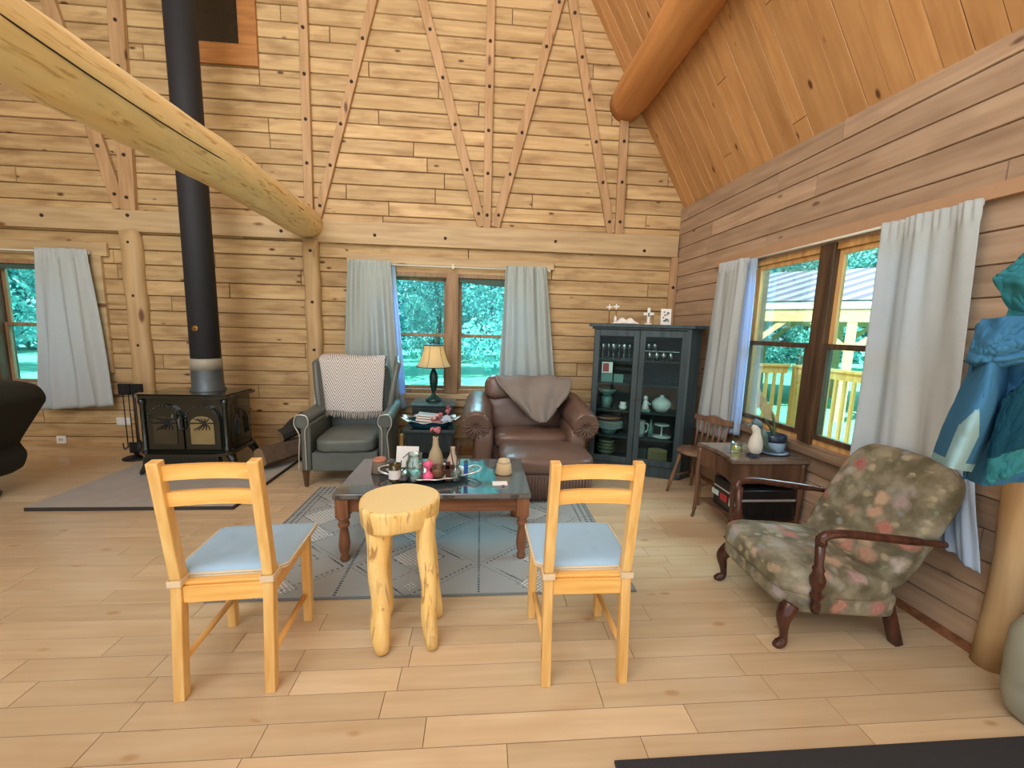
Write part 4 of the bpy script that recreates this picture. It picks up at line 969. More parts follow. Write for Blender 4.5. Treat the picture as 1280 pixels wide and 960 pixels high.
def drape(name, label, pts, mat, thick=.012, folds=7, amp=.014, seed=1, n=44):
    """draped cloth over a coarse grid of control points (rows of points)"""
    rows = [[V(p) for p in r] for r in pts]
    def cr(P, t_):
        t_ = min(max(t_, 0), 1)*(len(P)-1); i = min(int(t_), len(P)-2); f_ = t_-i
        p0, p1, p2, p3 = P[max(i-1, 0)], P[i], P[i+1], P[min(i+2, len(P)-1)]
        return .5*((2*p1)+(p2-p0)*f_+(2*p0-5*p1+4*p2-p3)*f_*f_+(3*p1-p0-3*p2+p3)*f_**3)
    def fn(u, v):
        p = cr([cr(r, u) for r in rows], v)
        return p+V((0, -1, .6))*(amp*sin(u*folds*2+v*4+seed)+amp*1.2*noise.noise(V((u*4, v*4, seed))))
    bm = BM(); sheet(bm, fn, n, n); return tag(ob(name, bm, mat, solid=thick), label, 'blanket')
drape('grey_blanket', 'soft grey blanket draped over the back of the brown chaise', [
  [(.20, 4.45, .90), (.45, 4.50, .93), (.75, 4.48, .96), (.96, 4.40, .95)],
  [(.16, 4.26, 1.0), (.42, 4.28, .99), (.72, 4.26, 1.0), (.96, 4.20, .98)],
  [(.20, 4.14, .93), (.46, 4.10, .86), (.70, 4.06, .84), (.95, 4.10, .93)],
  [(.36, 4.02, .78), (.50, 3.98, .72), (.68, 3.98, .74), (.90, 4.02, .84)],
  [(.52, 3.94, .62), (.60, 3.90, .58), (.68, 3.90, .60), (.82, 3.98, .76)]], M['gblank'], .022, 9, .016)

# ------------------------------------------------------------------ glass-front cabinet and contents
CX, CY, CR, CH = 1.185, 4.15, R(-21), 1.585       # front-left foot, heading of its front
t = thing('china_cabinet', 'tall black wooden cabinet with two glass doors in the back corner', 'cabinet', (CX, CY, 0), CR)
CW, CD = .92, .36
bm = BM(); box(bm, 0, .03, 0, CD, .07, CH-.03, bev=.003); ob('side_panel', bm, M['cabw'], t)
bm = BM(); box(bm, CW-.03, CW, 0, CD, .07, CH-.03, bev=.003); ob('side_panel', bm, M['cabw'], t)
bm = BM(); prism(bm, [(CW-.001, -.012), (CW+.02, -.012), (CW+.135, .14), (CW+.135, CD), (CW-.001, CD)], .02, CH-.031, 'z'); box(bm, CW-.02, CW+.022, -.022, -.012, .1, CH-.04, bev=.003); ob('canted_side', bm, M['cabw'], t)
bm = BM(); box(bm, .03, CW-.03, CD-.015, CD, .07, CH-.03); ob('back_panel', bm, M['cabi'], t)
bm = BM(); prism(bm, [(-.05, -.06), (CW+.04, -.06), (CW+.19, .11), (CW+.19, CD+.01), (-.05, CD+.01)], CH-.03, CH, 'z'); box(bm, -.02, CW+.02, -.02, CD, CH-.055, CH-.03, bev=.004); ob('cornice', bm, M['cabw'], t)
bm = BM(); box(bm, 0, CW, -.005, CD, .0, .12, bev=.006); ob('plinth', bm, M['cabw'], t)
SH = [.14, .40, .68, .97, 1.22]
for z in SH: bm = BM(); box(bm, .03, CW-.03, .02, CD-.016, z-.018, z, bev=.002); ob('shelf', bm, M['cabi'], t)
for k, x0 in enumerate((.008, CW/2+.002)):
    x1 = x0+CW/2-.01; bm = BM(); s = .055
    box(bm, x0, x0+s, -.024, -.002, .125, CH-.06, bev=.003); box(bm, x1-s, x1, -.024, -.002, .125, CH-.06, bev=.003)
    box(bm, x0+s, x1-s, -.024, -.002, .125, .19, bev=.003); box(bm, x0+s, x1-s, -.024, -.002, CH-.125, CH-.06, bev=.003)
    d = ob('door', bm, M['cabw'], t)
    bm = BM(); box(bm, x0+s-.003, x1-s+.003, -.014, -.011, .188, CH-.123); ob('pane', bm, M['cabgl'], d)
    bm = BM(); lathe(bm, [(0, 0), (.012, .004), (.008, .02), (0, .022)], X=Matrix.Translation((x1-.02 if k == 0 else x0+.02, -.022, .82)) @ Matrix.Rotation(pi/2, 4, 'X'), n=10); ob('knob', bm, M['brass'], d)
def cab(x, y, z): return (CX+x*cos(CR)-y*sin(CR), CY+x*sin(CR)+y*cos(CR), z+.001)
gob = [(0, 0), (.03, 0), (.028, .004), (.005, .008), (.005, .06), (.03, .085), (.034, .12), (.028, .15), (.026, .15), (.031, .12), (.027, .088), (0, .066)]
tum = [(0, 0), (.027, 0), (.033, .10), (.031, .10), (.025, .005), (0, .004)]
glz = glass('dim_glassware', (.72, .86, .85), .34, .08)
def first(name, label, cat, grp, prof, mat, n=16, extra=None):
    bm = BM(); lathe(bm, prof, n=n)
    if extra: extra(bm)
    return tag(ob(name, bm, mat), label, cat, grp)
def place(o, used, c, label=None, s=1, rz=0):
    if used: o2 = o.copy(); C.objects.link(o2)
    else: o2 = o
    o2.location = c; o2.scale = (s, s, s); o2.rotation_euler[2] = rz
    if label: o2['label'] = label
    return o2
g = first('wine_glass', 'stemmed wine glass on the top left shelf of the dark cabinet', 'glass', 'wine glasses on the top left shelf', gob, glz)
for i in range(6): place(g, i, cab(.09+i*.055, .12+.09*(i % 2), SH[4]), s=1.15)
g = first('tumbler', 'plain glass tumbler on the upper right shelf of the dark cabinet', 'glass', 'tumblers on the upper right shelf', tum, glz)
for i in range(3): place(g, i, cab(.49+i*.062, .10, SH[4]+.10), s=.95)
g = first('glass_mug', 'glass mug with handle on the top right shelf', 'mug', 'glass mugs in the cabinet', tum, glz, extra=lambda bm: tube(bm, spline([(.03, 0, .09), (.058, 0, .08), (.055, 0, .03), (.03, 0, .02)], 4), .005, 6))
for i in range(5): place(g, i, cab(.50+i*.068, .07, SH[4]), s=.95, rz=.5*i)
bm = BM(); box(bm, .45, CW-.05, .05, .18, SH[4]+.094, SH[4]+.10); o = ob('glass_riser', bm, glz, loc=(CX, CY, 0), rz=CR); tag(o, 'small glass riser shelf holding tumblers above the mugs', 'riser')
bm = BM(); box(bm, -.055, .055, -.006, .006, 0, .115, bev=.002); box(bm, -.045, .018, -.0075, -.005, .012, .102, 1); tag(ob('red_photo_card', bm, [M['paper'], M['red']], loc=cab(.15, .05, SH[3]+.10), rz=CR), 'white card with a red square behind the left cabinet door', 'card')
bm = BM(); box(bm, -.06, .06, -.05, .05, 0, .10, bev=.003); tag(ob('dark_gift_box', bm, M['tealgl'], loc=cab(.15, .12, SH[3]), rz=CR), 'dim green box under the red card in the cabinet', 'box')
bm = BM(); box(bm, -.05, .05, -.006, .006, 0, .09, bev=.002); tag(ob('pale_postcard', bm, M['tealgl'], loc=cab(.27, .06, SH[3]), rz=CR), 'dim postcard beside the red card in the cabinet', 'card')
bowl = [(0, 0), (.04, 0), (.045, .01), (.085, .045), (.10, .075), (.096, .075), (.08, .05), (0, .014)]
plate = [(0, 0), (.06, 0), (.10, .012), (.125, .018), (.124, .021), (.098, .016), (0, .006)]
place(first('serving_bowl', 'dim green glass bowl on the middle left cabinet shelf', 'bowl', None, bowl, M['tealgl'], 24), 0, cab(.16, .17, SH[2]+.13), s=1.0)
bm = BM(); lathe(bm, [(0, 0), (.055, 0), (.06, .12), (0, .125)], n=18); tag(ob('ceramic_canister', bm, M['tealgl'], loc=cab(.16, .17, SH[2])), 'dim green canister supporting a bowl in the cabinet', 'canister')
bm = BM(); lathe(bm, [(0, 0), (.03, .0), (.045, .03), (.03, .06), (.036, .08), (0, .085)], n=16); tag(ob('white_creamer', bm, M['white'], loc=cab(.335, .09, SH[2])), 'small white creamer at the right of the left cabinet shelf', 'creamer')
p = first('dinner_plate', 'white plate stacked on the third left shelf of the cabinet', 'plate', 'stacked plates on the left shelf', plate, M['whited'], 28)
for i in range(5): place(p, i, cab(.20+.008*(i % 2), .15, SH[1]+.05+i*.016), s=1.15)
bm = BM(); lathe(bm, [(0, 0), (.07, 0), (.09, .05), (0, .05)], n=20); tag(ob('low_crock', bm, M['tealgl'], loc=cab(.20, .15, SH[1])), 'low dim green crock under the stacked plates', 'crock')
bm = BM(); lathe(bm, [(0, .0), (.02, 0), (.13, .03), (.15, .035), (.13, .04), (0, .02)], n=24, sy=.7); tag(ob('oval_platter', bm, M['terra'], loc=cab(.20, .16, SH[1]+.137)), 'tan oval platter on top of the plate stack in the cabinet', 'platter')
# right door contents
def fig(bm):
    lathe(bm, [(0, .07), (.02, .085), (.016, .105), (0, .115)], n=10); tube(bm, [(0, 0, .07), (.045, 0, .035)], .008, 6)
place(first('white_figurine', 'white angel figurine behind the right cabinet door', 'figurine', None, [(0, 0), (.034, 0), (.022, .04), (.014, .075), (0, .08)], M['white'], 12, fig), 0, cab(.56, .06, SH[2]+.03), s=1.25)
bm = BM(); box(bm, -.05, .05, -.04, .04, 0, .03, bev=.003); tag(ob('figurine_block', bm, M['tealgl'], loc=cab(.56, .07, SH[2]), rz=CR), 'dim green block under the white angel figurine', 'box')
place(first('white_tureen', 'white lidded tureen on the middle right shelf of the cabinet', 'tureen', None, [(0, 0), (.05, 0), (.085, .04), (.095, .08), (.09, .10), (.06, .13), (.02, .15), (.02, .165), (0, .17)], M['whited'], 24), 0, cab(.725, .14, SH[2]), s=1.05)
b_ = first('white_pitcher', 'white pitcher on the lower right cabinet shelf', 'pitcher', None, [(0, 0), (.05, 0), (.06, .06), (.05, .13), (.058, .15), (.05, .15), (.044, .13), (0, .12)], M['whited'], 20, lambda bm: tube(bm, spline([(.05, 0, .12), (.09, 0, .11), (.085, 0, .05), (.05, 0, .03)], 4), .007, 6)); place(b_, 0, cab(.51, .12, SH[1]), s=1.15)
place(first('green_bottle', 'slim dim green bottle in the middle of the right shelf', 'bottle', None, [(0, 0), (.026, 0), (.026, .10), (.01, .13), (.01, .19), (0, .19)], M['tealgl'], 14), 0, cab(.635, .14, SH[1]))
place(first('cake_stand', 'two-tier white cake stand on the lower right cabinet shelf', 'cake stand', None, [(0, 0), (.05, 0), (.09, .012), (.095, .02), (.06, .02), (.008, .025), (.008, .12), (.05, .125), (.075, .135), (.07, .14), (0, .135)], M['whited'], 24), 0, cab(.745, .13, SH[1]), s=1.05)
bw = first('green_bowl', 'dim green bowl stacked on the bottom left shelf', 'bowl', 'bowls stacked on the bottom left shelf', bowl, plain('olive_china', (104, 112, 84), .4), 20)
for i in range(4): place(bw, i, cab(.18, .15, SH[0]+i*.038), s=1.0)
pl = first('saucer', 'cream saucer in the stack on the bottom right cabinet shelf', 'saucer', 'cream saucers on the bottom right shelf', plate, plain('cream_china', (186, 172, 120), .4), 20)
for i in range(8): place(pl, i, cab(.72, .11, SH[0]+i*.016), s=.8)
bm = BM(); box(bm, -.07, .07, -.06, .06, 0, .14, bev=.004); tag(ob('dark_book_box', bm, M['cabi'], loc=cab(.54, .14, SH[0]), rz=CR), 'dark box on the bottom right shelf beside the saucers', 'box')
# on top of the cabinet
def topc(x, y): return cab(x, y, CH)
def candlex(label, x, h):
    t = thing('cross_topped_stand', label, 'ornament', topc(x, .08), CR); bm = BM(); lathe(bm, [(0, 0), (.022, 0), (.018, .008), (.005, .015), (.004, h-.04), (0, h-.04)], n=12); ob('stem', bm, M['brass'], t)
    bm = BM(); box(bm, -.007, .007, -.005, .005, h-.04, h+.015, bev=.001); box(bm, -.03, .03, -.005, .005, h-.018, h-.004, bev=.001); ob('cross', bm, M['paper'], t)
candlex('thin stand topped with a small white cross, left of the pair', .135, .185)
candlex('thin stand topped with a small white cross, nearer the big white cross', .205, .19)
bm = BM(); sheet(bm, lambda u, v: V((-.12+.26*u, -.05+.1*v, .005+.05*abs(sin(u*pi))**.7*sin(v*pi)**.6*(1+.3*sin(u*17+v*5)))), 40, 16)
lathe(bm, [(0, -.0), (.016, .01), (.012, .05), (0, .07)], loc=(-.10, 0, .02), n=8)
tag(ob('white_cloth_figure', bm, M['paper'], loc=topc(.30, .08), rz=CR, solid=.004), 'rumpled white cloth nativity piece lying on the cabinet top', 'ornament')
bm = BM(); box(bm, -.014, .014, -.01, .01, .012, .17, bev=.003); box(bm, -.05, .05, -.01, .01, .095, .122, bev=.003); box(bm, -.035, .035, -.02, .02, 0, .012, bev=.003); box(bm, -.008, .008, -.012, -.009, .08, .12, 1); tag(ob('white_cross', bm, [M['white'], M['tealgl']], loc=topc(.53, .08), rz=CR), 'thick white wooden cross standing on the cabinet top', 'cross')
t = thing('framed_card', 'small white framed print standing at the right of the cabinet top', 'picture', topc(.70, .10), CR+.1)
bm = BM(); box(bm, -.05, .05, -.006, .006, 0, .165, X=Matrix.Rotation(R(-8), 4, 'X'), bev=.002); ob('card', bm, M['paper'], t)
bm = BM(); rg = random.Random(4)
for q in range(16): x, z = rg.uniform(-.03, .03), rg.uniform(.03, .14); box(bm, x-.007, x+.007, -.0085, -.006, z-.008, z+.008, X=Matrix.Rotation(R(-8), 4, 'X'))
ob('print', bm, plain('print_grey', (128, 124, 112), .7), t)

# ------------------------------------------------------------------ windsor chair beside the cabinet
t = thing('windsor_chair', 'small brown spindle-back wooden chair between cabinet and sewing table', 'chair', (2.03, 3.46, 0), R(-66))
# local: faces -y, back at +y
bm = BM(); lathe(bm, [(0, .40), (.15, .40), (.185, .412), (.19, .425), (.17, .435), (.0, .424)], n=28, sy=.95); ob('seat', bm, M['windsor'], t)
for sx in (-1, 1):
    for sy in (-1, 1):
        bm = BM(); a = V((sx*.10, sy*.10, .405)); b = V((sx*.17, sy*.17, .0)); rs = [.016, .02, .015, .012, .02, .022, .018, .014, .011]; tube(bm, [a.lerp(b, i/8) for i in range(9)], rs, 10); ob('leg', bm, M['windsor'], t)
    bm = BM(); tube(bm, [(sx*.145, -.145, .16), (sx*.145, .145, .16)], [.01, .01], 8); ob('stretcher', bm, M['windsor'], t)
for k in range(6):
    x = -.145+k*.058; bm = BM(); tube(bm, [(x*.9, .13, .42), (x, .165, .55), (x*1.05, .19, .69)], [.009, .012, .008], 8); ob('spindle', bm, M['windsor'], t)
bm = BM(); crest = [(-.20, .685), (-.19, .73), (-.10, .725), (0, .75), (.10, .725), (.19, .73), (.20, .685), (.1, .675), (-.1, .675)]; prism(bm, crest, .175, .20, 'y'); ob('crest_rail', bm, M['windsor'], t)

# ------------------------------------------------------------------ sewing-table cabinet, radio, ornaments
SZ = .625
t = thing('sewing_table', 'dark walnut side table with curved edge under the deck window', 'side table', (2.06, 2.80, 0))
x0, x1, y0, y1 = -.285, .30, -.215, .24
curve = [(x0, y1)]+[(x0+.045*sin(pi*k/10)+.0, y1+(y0-y1)*k/10) for k in range(1, 10)]+[(x0, y0)]
top = curve+[(x1, y0), (x1, y1)]
bm = BM(); prism(bm, top, SZ-.022, SZ, 'z'); prism(bm, [(a*.985, b*.985) for a, b in top], SZ, SZ+.004, 'z'); ob('tabletop', bm, M['walx'], t)
bm = BM(); prism(bm, [(a*.95, b*.95) for a, b in top], SZ-.17, SZ-.022, 'z'); ob('drawer_box', bm, M['brownw'], t)
for sx, sy in ((x0+.02, y1-.02), (x0+.09, y0+.08), (x1-.03, y0+.02), (x1-.03, y1-.03)):
    bm = BM(); d = -.012 if sx < 0 else .0
    tube(bm, spline([(sx, sy, SZ-.03), (sx+d*.5, sy, .42), (sx, sy, .25), (sx+d*.6, sy, .10), (sx+d*1.5, sy, .02), (sx+d*2.6, sy, .004)], 4), [.02]*8+[.016]*6+[.012]*4+[.014]*3, 8); ob('leg', bm, M['brownw'], t)
bm = BM(); prism(bm, [(a*.9, b*.9) for a, b in top], .155, .17, 'z'); ob('lower_shelf', bm, M['brownw'], t)
t = thing('stereo', 'black stereo with silver trim on the lower shelf of the side table', 'stereo', (2.09, 2.76, .171))
bm = BM(); box(bm, -.21, .2, -.17, .17, 0, .23, bev=.008); ob('body', bm, plain('radio_black', (30, 28, 28), .3), t)
bm = BM(); box(bm, -.214, .2, -.174, -.168, .15, .165); box(bm, -.215, -.21, -.16, .16, .15, .16); ob('trim_strip', bm, M['silver'], t)
bm = BM(); [box(bm, -.217, -.209, -.12+q*.11, -.04+q*.11, .06+.01*q, .12, q % 2) for q in range(3)]; ob('record_labels', bm, [M['whited'], M['red']], t)
bm = BM(); [box(bm, -.16+q*.12, -.07+q*.12, -.176, -.169, .03, .13) for q in range(3)]; ob('speaker_panel', bm, M['iron'], t)
t = thing('tealight_jar', 'small glass jar with yellow candle at the left of the side table', 'candle', (1.93, 2.78, SZ+.005))
bm = BM(); lathe(bm, [(0, 0), (.034, 0), (.038, .01), (.038, .075), (.035, .075), (.035, .012), (0, .006)], n=20); ob('jar', bm, M['clear'], t)
bm = BM(); lathe(bm, [(0, .008), (.031, .008), (.031, .042), (0, .044)], n=18); ob('wax', bm, M['wax'], t)
# long-billed bird figurine
t = thing('bird_figurine', 'grey and white long-billed bird figurine on the side table', 'figurine', (2.00, 2.67, SZ+.005), R(172)); t.scale = (1.28, 1.28, 1.28)
bm = BM(); P_ = [(0, 0, .018), (0, 0, .03), (.002, 0, .06), (.0, 0, .10), (-.004, 0, .13), (.004, 0, .15), (.012, 0, .168), (.016, 0, .185), (.012, 0, .198)]
tube(bm, P_, [.022, .034, .04, .036, .028, .021, .022, .02, .008], 16)
for v in bm.verts: v.co.y *= .85
ob('body', bm, plain('bird_white', (206, 204, 190), .45), t)
bm = BM(); tube(bm, [(-.012, 0, .17), (.0, 0, .19), (.016, 0, .2), (.03, 0, .192)], [.016, .022, .022, .012], 12)
tube(bm, [(.028, 0, .188), (.05, 0, .182), (.068, 0, .172)], [.009, .006, .002], 8); ob('head', bm, plain('bird_grey', (84, 110, 122), .4), t)
bm = BM(); tube(bm, spline([(-.018, 0, .16), (-.034, 0, .12), (-.046, 0, .075), (-.075, 0, .048), (-.11, 0, .038)], 4), [.012, .016, .02, .022, .022, .02, .02, .018, .017, .016, .015, .013, .011, .009, .008, .006, .004], 8)
for v in bm.verts: v.co.y *= 1.7
ob('wing', bm, plain('bird_wing', (74, 96, 84), .4), t)
for s in (-1, 1):
    bm = BM(); pillow(bm, (.012, s*.018, .008), (.028, .013, .008), 3, n=6); tube(bm, [(0, s*.016, .01), (0, s*.014, .03)], .006, 6); ob('foot', bm, M['potd'], t)
t = thing('potted_orchid', 'blue and white pot on a saucer with two long leaves', 'plant', (2.20, 2.76, SZ+.005)); t.scale = (1.22, 1.22, 1.22)
bm = BM(); lathe(bm, [(0, 0), (.06, 0), (.088, .012), (.09, .018), (.05, .012), (0, .012)], n=28); ob('saucer', bm, M['potb'], t)
bm = BM(); lathe(bm, [(0, .014), (.05, .014), (.064, .03), (.068, .07), (.067, .10), (.062, .10), (.06, .085), (0, .085)], n=28); pt = ob('pot', bm, M['potb'], t)
bm = BM(); lathe(bm, [(.0685, .078), (.070, .09), (.070, .118), (.066, .122), (.062, .118), (.060, .10)], n=28); ob('glazed_rim', bm, M['potd'], pt)
for pts in ([(0, 0, .09), (-.03, -.01, .15), (-.075, -.02, .20), (-.115, -.03, .24)], [(0, 0, .09), (.008, .01, .16), (-.003, .01, .21), (-.02, .01, .255)]):
    bm = BM(); sp_ = spline(pts, 6); n_ = len(sp_); tube(bm, sp_, [.0065*(1-abs(2*(i/(n_-1))-.7)**2*.35)*(1 if i < n_-3 else .5) for i in range(n_)], 8)
    for v in bm.verts: v.co.y = v.co.y*1.3
    ob('leaf', bm, M['green'], t)

# ------------------------------------------------------------------ floral platform armchair (faces -x)
t = thing('floral_armchair', 'low floral upholstered armchair with carved mahogany arms by the window', 'armchair', (1.765, 1.91, 0), R(-2))
bm = BM(); Xs = Matrix.Rotation(R(4), 4, 'Y')
pillow(bm, (-.03, 0, .315), (.30, .30, .072), 5, .03, X=Xs, wr=.004, n=18); ob('seat_cushion', bm, M['fl'], t)
bm = BM(); pillow(bm, (-.01, 0, .235), (.295, .29, .065), 8, X=Xs); ob('seat_base', bm, M['fl'], t)
Xb = Matrix.Translation((.23, 0, .28)) @ Matrix.Rotation(R(27), 4, 'Y')
bm = BM(); pillow(bm, (0, 0, .33), (.075, .285, .37), 4.2, X=Xb, wr=.006, n=20); ob('backrest', bm, M['fl'], t)
for s in (-1, 1):
    bm = BM(); y = s*.315
    tube(bm, spline([(.42, y*.98, .56), (.30, y, .575), (.1, y*1.03, .60), (-.08, y*1.04, .62), (-.16, y*1.03, .615), (-.19, y*1.02, .595), (-.185, y*1.0, .57)], 5), [.016]*6+[.02]*20+[.024]*5, 10); ob('armrest', bm, M['mahog'], t)
    bm = BM(); lathe(bm, [(.018, .0), (.022, .03), (.016, .06), (.028, .085), (.018, .11), (.030, .14), (.034, .17), (.022, .20), (.026, .22), (.018, .235), (.022, .36)], loc=(0, 0, 0), n=14, X=Matrix.Translation((-.165, y*.985, .22)) @ Matrix.Rotation(R(-3), 4, 'Y')); ob('arm_support', bm, M['mahog'], t)
    bm = BM(); tube(bm, spline([(-.24, s*.25, .22), (-.275, s*.265, .16), (-.265, s*.26, .09), (-.26, s*.26, .035), (-.29, s*.265, .016), (-.305, s*.265, .022)], 4), [.04, .04, .038, .036, .034, .03, .027, .024, .021, .019, .018, .018, .02, .022, .023, .023, .022, .02, .018, .016, .012], 10); ob('leg', bm, M['mahog'], t)
    bm = BM(); bar(bm, (.25, s*.25, .22), (.33, s*.25, 0), .045, .045, bev=.006); ob('leg', bm, M['mahog'], t)

# ------------------------------------------------------------------ right post, hanging clothes, sack
bm = BM(); tube(bm, [(2.395+.006*sin(i), 1.50+.006*cos(i*1.3), EZ*i/16) for i in range(17)], .056, 18, 0, .12, 11); boltpts(bm, [], 0); trim(bm, M['post'])
bm = BM(); tube(bm, [(2.30, 1.44, 1.83), (2.22, 1.43, 1.83), (2.20, 1.43, 1.86)], .009, 8); lathe(bm, [(0, 0), (.03, 0), (.03, .008), (0, .01)], X=Matrix.Translation((2.30, 1.44, 1.83)) @ Matrix.Rotation(-pi/2, 4, 'Y'), n=12); tag(ob('coat_hook', bm, M['iron']), 'iron coat hook on the log post beside the deck window', 'hook')
def garment(name, label, cat, rows, mat, seed, folds=5, amp=.018, thick=.012, mats=None, pick=None, sharp=False):
    rows = [[V(p) for p in r] for r in rows]
    def cr(P, t_):
        t_ = min(max(t_, 0), 1)*(len(P)-1); i = min(int(t_), len(P)-2); f_ = t_-i
        if sharp: return P[i].lerp(P[i+1], f_)
        p0, p1, p2, p3 = P[max(i-1, 0)], P[i], P[i+1], P[min(i+2, len(P)-1)]
        return .5*((2*p1)+(p2-p0)*f_+(2*p0-5*p1+4*p2-p3)*f_*f_+(3*p1-p0-3*p2+p3)*f_**3)
    bm = BM()
    def fn(u, v):
        p = cr([cr(r, u) for r in rows], v)
        return p+V((-.7, -.6, .0))*(amp*sin(u*folds*2+v*3+seed)+amp*1.6*noise.noise(V((u*5, v*6, seed)))+amp*.9*abs(noise.noise(V((u*9+v*6, v*9-u*5, seed+4)))))
    sheet(bm, fn, 90, 90)
    if pick:
        k = 0
        for f in bm.faces: i, j = divmod(k, 90); f.material_index = pick(i/90, j/90); k += 1
    return ob(name, bm, mats or mat, solid=thick)
def at(px, py, y):      # place a point on the plane Y=y by its bearing from the doorway
    d = V((.99671509, -.07630264, .02714669))*((px-640)/500)+V((.01649531, -.13690516, -.99044681))*((py-480)/500)+V((.07929022, .98764107, -.1351968))
    return V((0, 0, 1.5))+d*(y/d.y)
def A(*l): return [tuple(at(*q)) for q in l]
bm_rows = [A((1296, 305, 1.28), (1330, 300, 1.24), (1370, 300, 1.2)), A((1266, 330, 1.30), (1310, 330, 1.24), (1370, 330, 1.2)), A((1242, 347, 1.33), (1300, 360, 1.25), (1370, 370, 1.2)), A((1262, 385, 1.32), (1310, 400, 1.24), (1370, 420, 1.2)), A((1248, 420, 1.33), (1305, 440, 1.24), (1370, 460, 1.2))]
o = garment('teal_scarf', '', '', bm_rows, M['jteal'], 3, 4, .012, sharp=True); tag(o, 'teal fabric hanging above the blue jacket at the right edge', 'clothing')
jk = thing('blue_jacket', 'blue jacket with pale lining hanging at the right edge', 'jacket', (2.1, 1.3, .7))
def child(o, parent): o.parent = parent; o.matrix_parent_inverse = Matrix.Translation(-V(parent.location)); return o
child(garment('body', '', '', [A((1220, 405, 1.34), (1290, 395, 1.26), (1370, 400, 1.2)), A((1212, 470, 1.34), (1290, 460, 1.24), (1370, 470, 1.2)), A((1216, 540, 1.36), (1280, 530, 1.24), (1370, 530, 1.2)), A((1205, 600, 1.38), (1250, 605, 1.28), (1340, 600, 1.22))], None, 1, 6, .02, mats=[M['jblue'], M['jpale']], pick=lambda u, v: 0), jk)
child(garment('sleeve', '', '', [A((1222, 440, 1.36), (1240, 436, 1.25), (1262, 440, 1.30)), A((1205, 480, 1.36), (1232, 484, 1.23), (1258, 488, 1.30)), A((1182, 530, 1.37), (1210, 536, 1.22), (1238, 540, 1.30)), A((1166, 574, 1.38), (1188, 584, 1.24), (1212, 590, 1.32))], None, 2, 3, .008, mats=[M['jblue'], M['jpale']], pick=lambda u, v: 1 if v > .90 or (.35 < u < .70 and v > .5+abs(u-.5)) else 0), jk)
child(garment('pocket_flap', '', '', [A((1228, 400, 1.31), (1265, 396, 1.23), (1330, 398, 1.18)), A((1216, 430, 1.30), (1250, 428, 1.21), (1320, 422, 1.16)), A((1209, 452, 1.31), (1245, 450, 1.22), (1310, 440, 1.18)), A((1222, 458, 1.34), (1250, 458, 1.25), (1310, 448, 1.21))], None, 4, 5, .014, mats=[M['jblue']], pick=None, sharp=True), jk)
child(garment('lining', '', '', [A((1255, 500, 1.22), (1290, 470, 1.18), (1340, 460, 1.16)), A((1238, 560, 1.24), (1280, 545, 1.18), (1340, 540, 1.16)), A((1232, 604, 1.26), (1262, 596, 1.2), (1300, 580, 1.18))], None, 5, 3, .008, mats=[M['jdark'], M['jteal']], pick=lambda u, v: 1 if v > .62 else 0), jk)
bm = BM(); pillow(bm, (0, 0, .24), (.12, .15, .24), 3.2, wr=.03, n=16); tube(bm, spline([(-.03, 0, .46), (0, 0, .51), (.04, 0, .46)], 4), .02, 8, wob=.3); tag(ob('grey_sack', bm, M['grey'], loc=(2.25, 1.19, 0), rz=.3), 'grey green cloth sack on the floor below the jacket', 'bag')

# ------------------------------------------------------------------ outside
bm = BM(); box(bm, -60, 70, YB+.25, 80, -.55, -.45); o = struct('lawn', bm, M['grass']); tag(o, 'bright green lawn beyond the deck and windows', 'grass')
bm = BM(); box(bm, 2.75, 60, -30, YB+.2, -.56, -.46); o = struct('lawn_side', bm, M['grass'])
bm = BM(); box(bm, 2.62, 5.1, -1, 6.15, -.16, -.10); struct('deck_floor', bm, M['pav'])
def railing(name, label, a, b, posts, z0=.02, z1=1.03, n=None, seedp=0):
    a, b = V(a), V(b); t = thing(name, label, 'railing', a); L = (b-a).length; d = (b-a).normalized(); ang = math.atan2(d.y, d.x); t.rotation_euler[2] = ang
    bm = BM(); box(bm, 0, L, -.07, .07, z1, z1+.035, bev=.004); box(bm, 0, L, -.02, .02, z1-.11, z1, bev=.003); ob('top_rail', bm, M['rail'], t)
    bm = BM(); box(bm, 0, L, -.02, .02, z0-.04, z0+.05, bev=.003); ob('bottom_rail', bm, M['rail'], t)
    n = int(L/.135)
    for i in range(n):
        x = (i+.5)*L/n; bm = BM(); box(bm, x-.019, x+.019, -.019, .019, z0, z1-.05); ob('baluster', bm, M['rail'], t)
    for x in posts: bm = BM(); box(bm, x-.045, x+.045, -.045, .045, -.10, z1+.0, bev=.004); ob('post', bm, M['rail'], t)
railing('deck_railing', 'yellow new-lumber deck railing across the far end of the deck, seen through the left pane', (2.75, 6.02, 0), (4.94, 6.08, 0), (.05, 1.2))
railing('deck_railing', 'yellow new-lumber deck railing running along the deck edge behind the right pane', (5.02, 6.0, 0), (5.02, .2, 0), (.03, 2.3, 4.4))
bm = BM(); bar(bm, (3.55, 4.95, .86), (3.98, 4.75, .12), .12, .03, up=(.6, .8, 0)); tag(ob('stair_board', bm, M['pav']), 'slanting pale board leaning outside behind the left pane of the deck window', 'board')
t = thing('pavilion', 'open timber pavilion with ribbed white and mauve metal roof outside', 'pavilion', (9.59, 11.0, -.5))
t.rotation_euler[2] = R(49)
bm = BM(); prism(bm, [(-2.6, 2.86), (0, 3.90), (2.6, 2.86), (2.6, 2.80), (0, 3.84), (-2.6, 2.80)], -6, 6, 'y'); ob('roof', bm, M['roof'], t)
bm = BM(); box(bm, -2.64, -2.60, -6, 6, 2.68, 2.84); box(bm, -2.66, -2.64, -6, 6, 2.845, 2.87, 1); ob('fascia', bm, [plain('white_fascia', (246, 246, 226), .6), M['iron']], t)
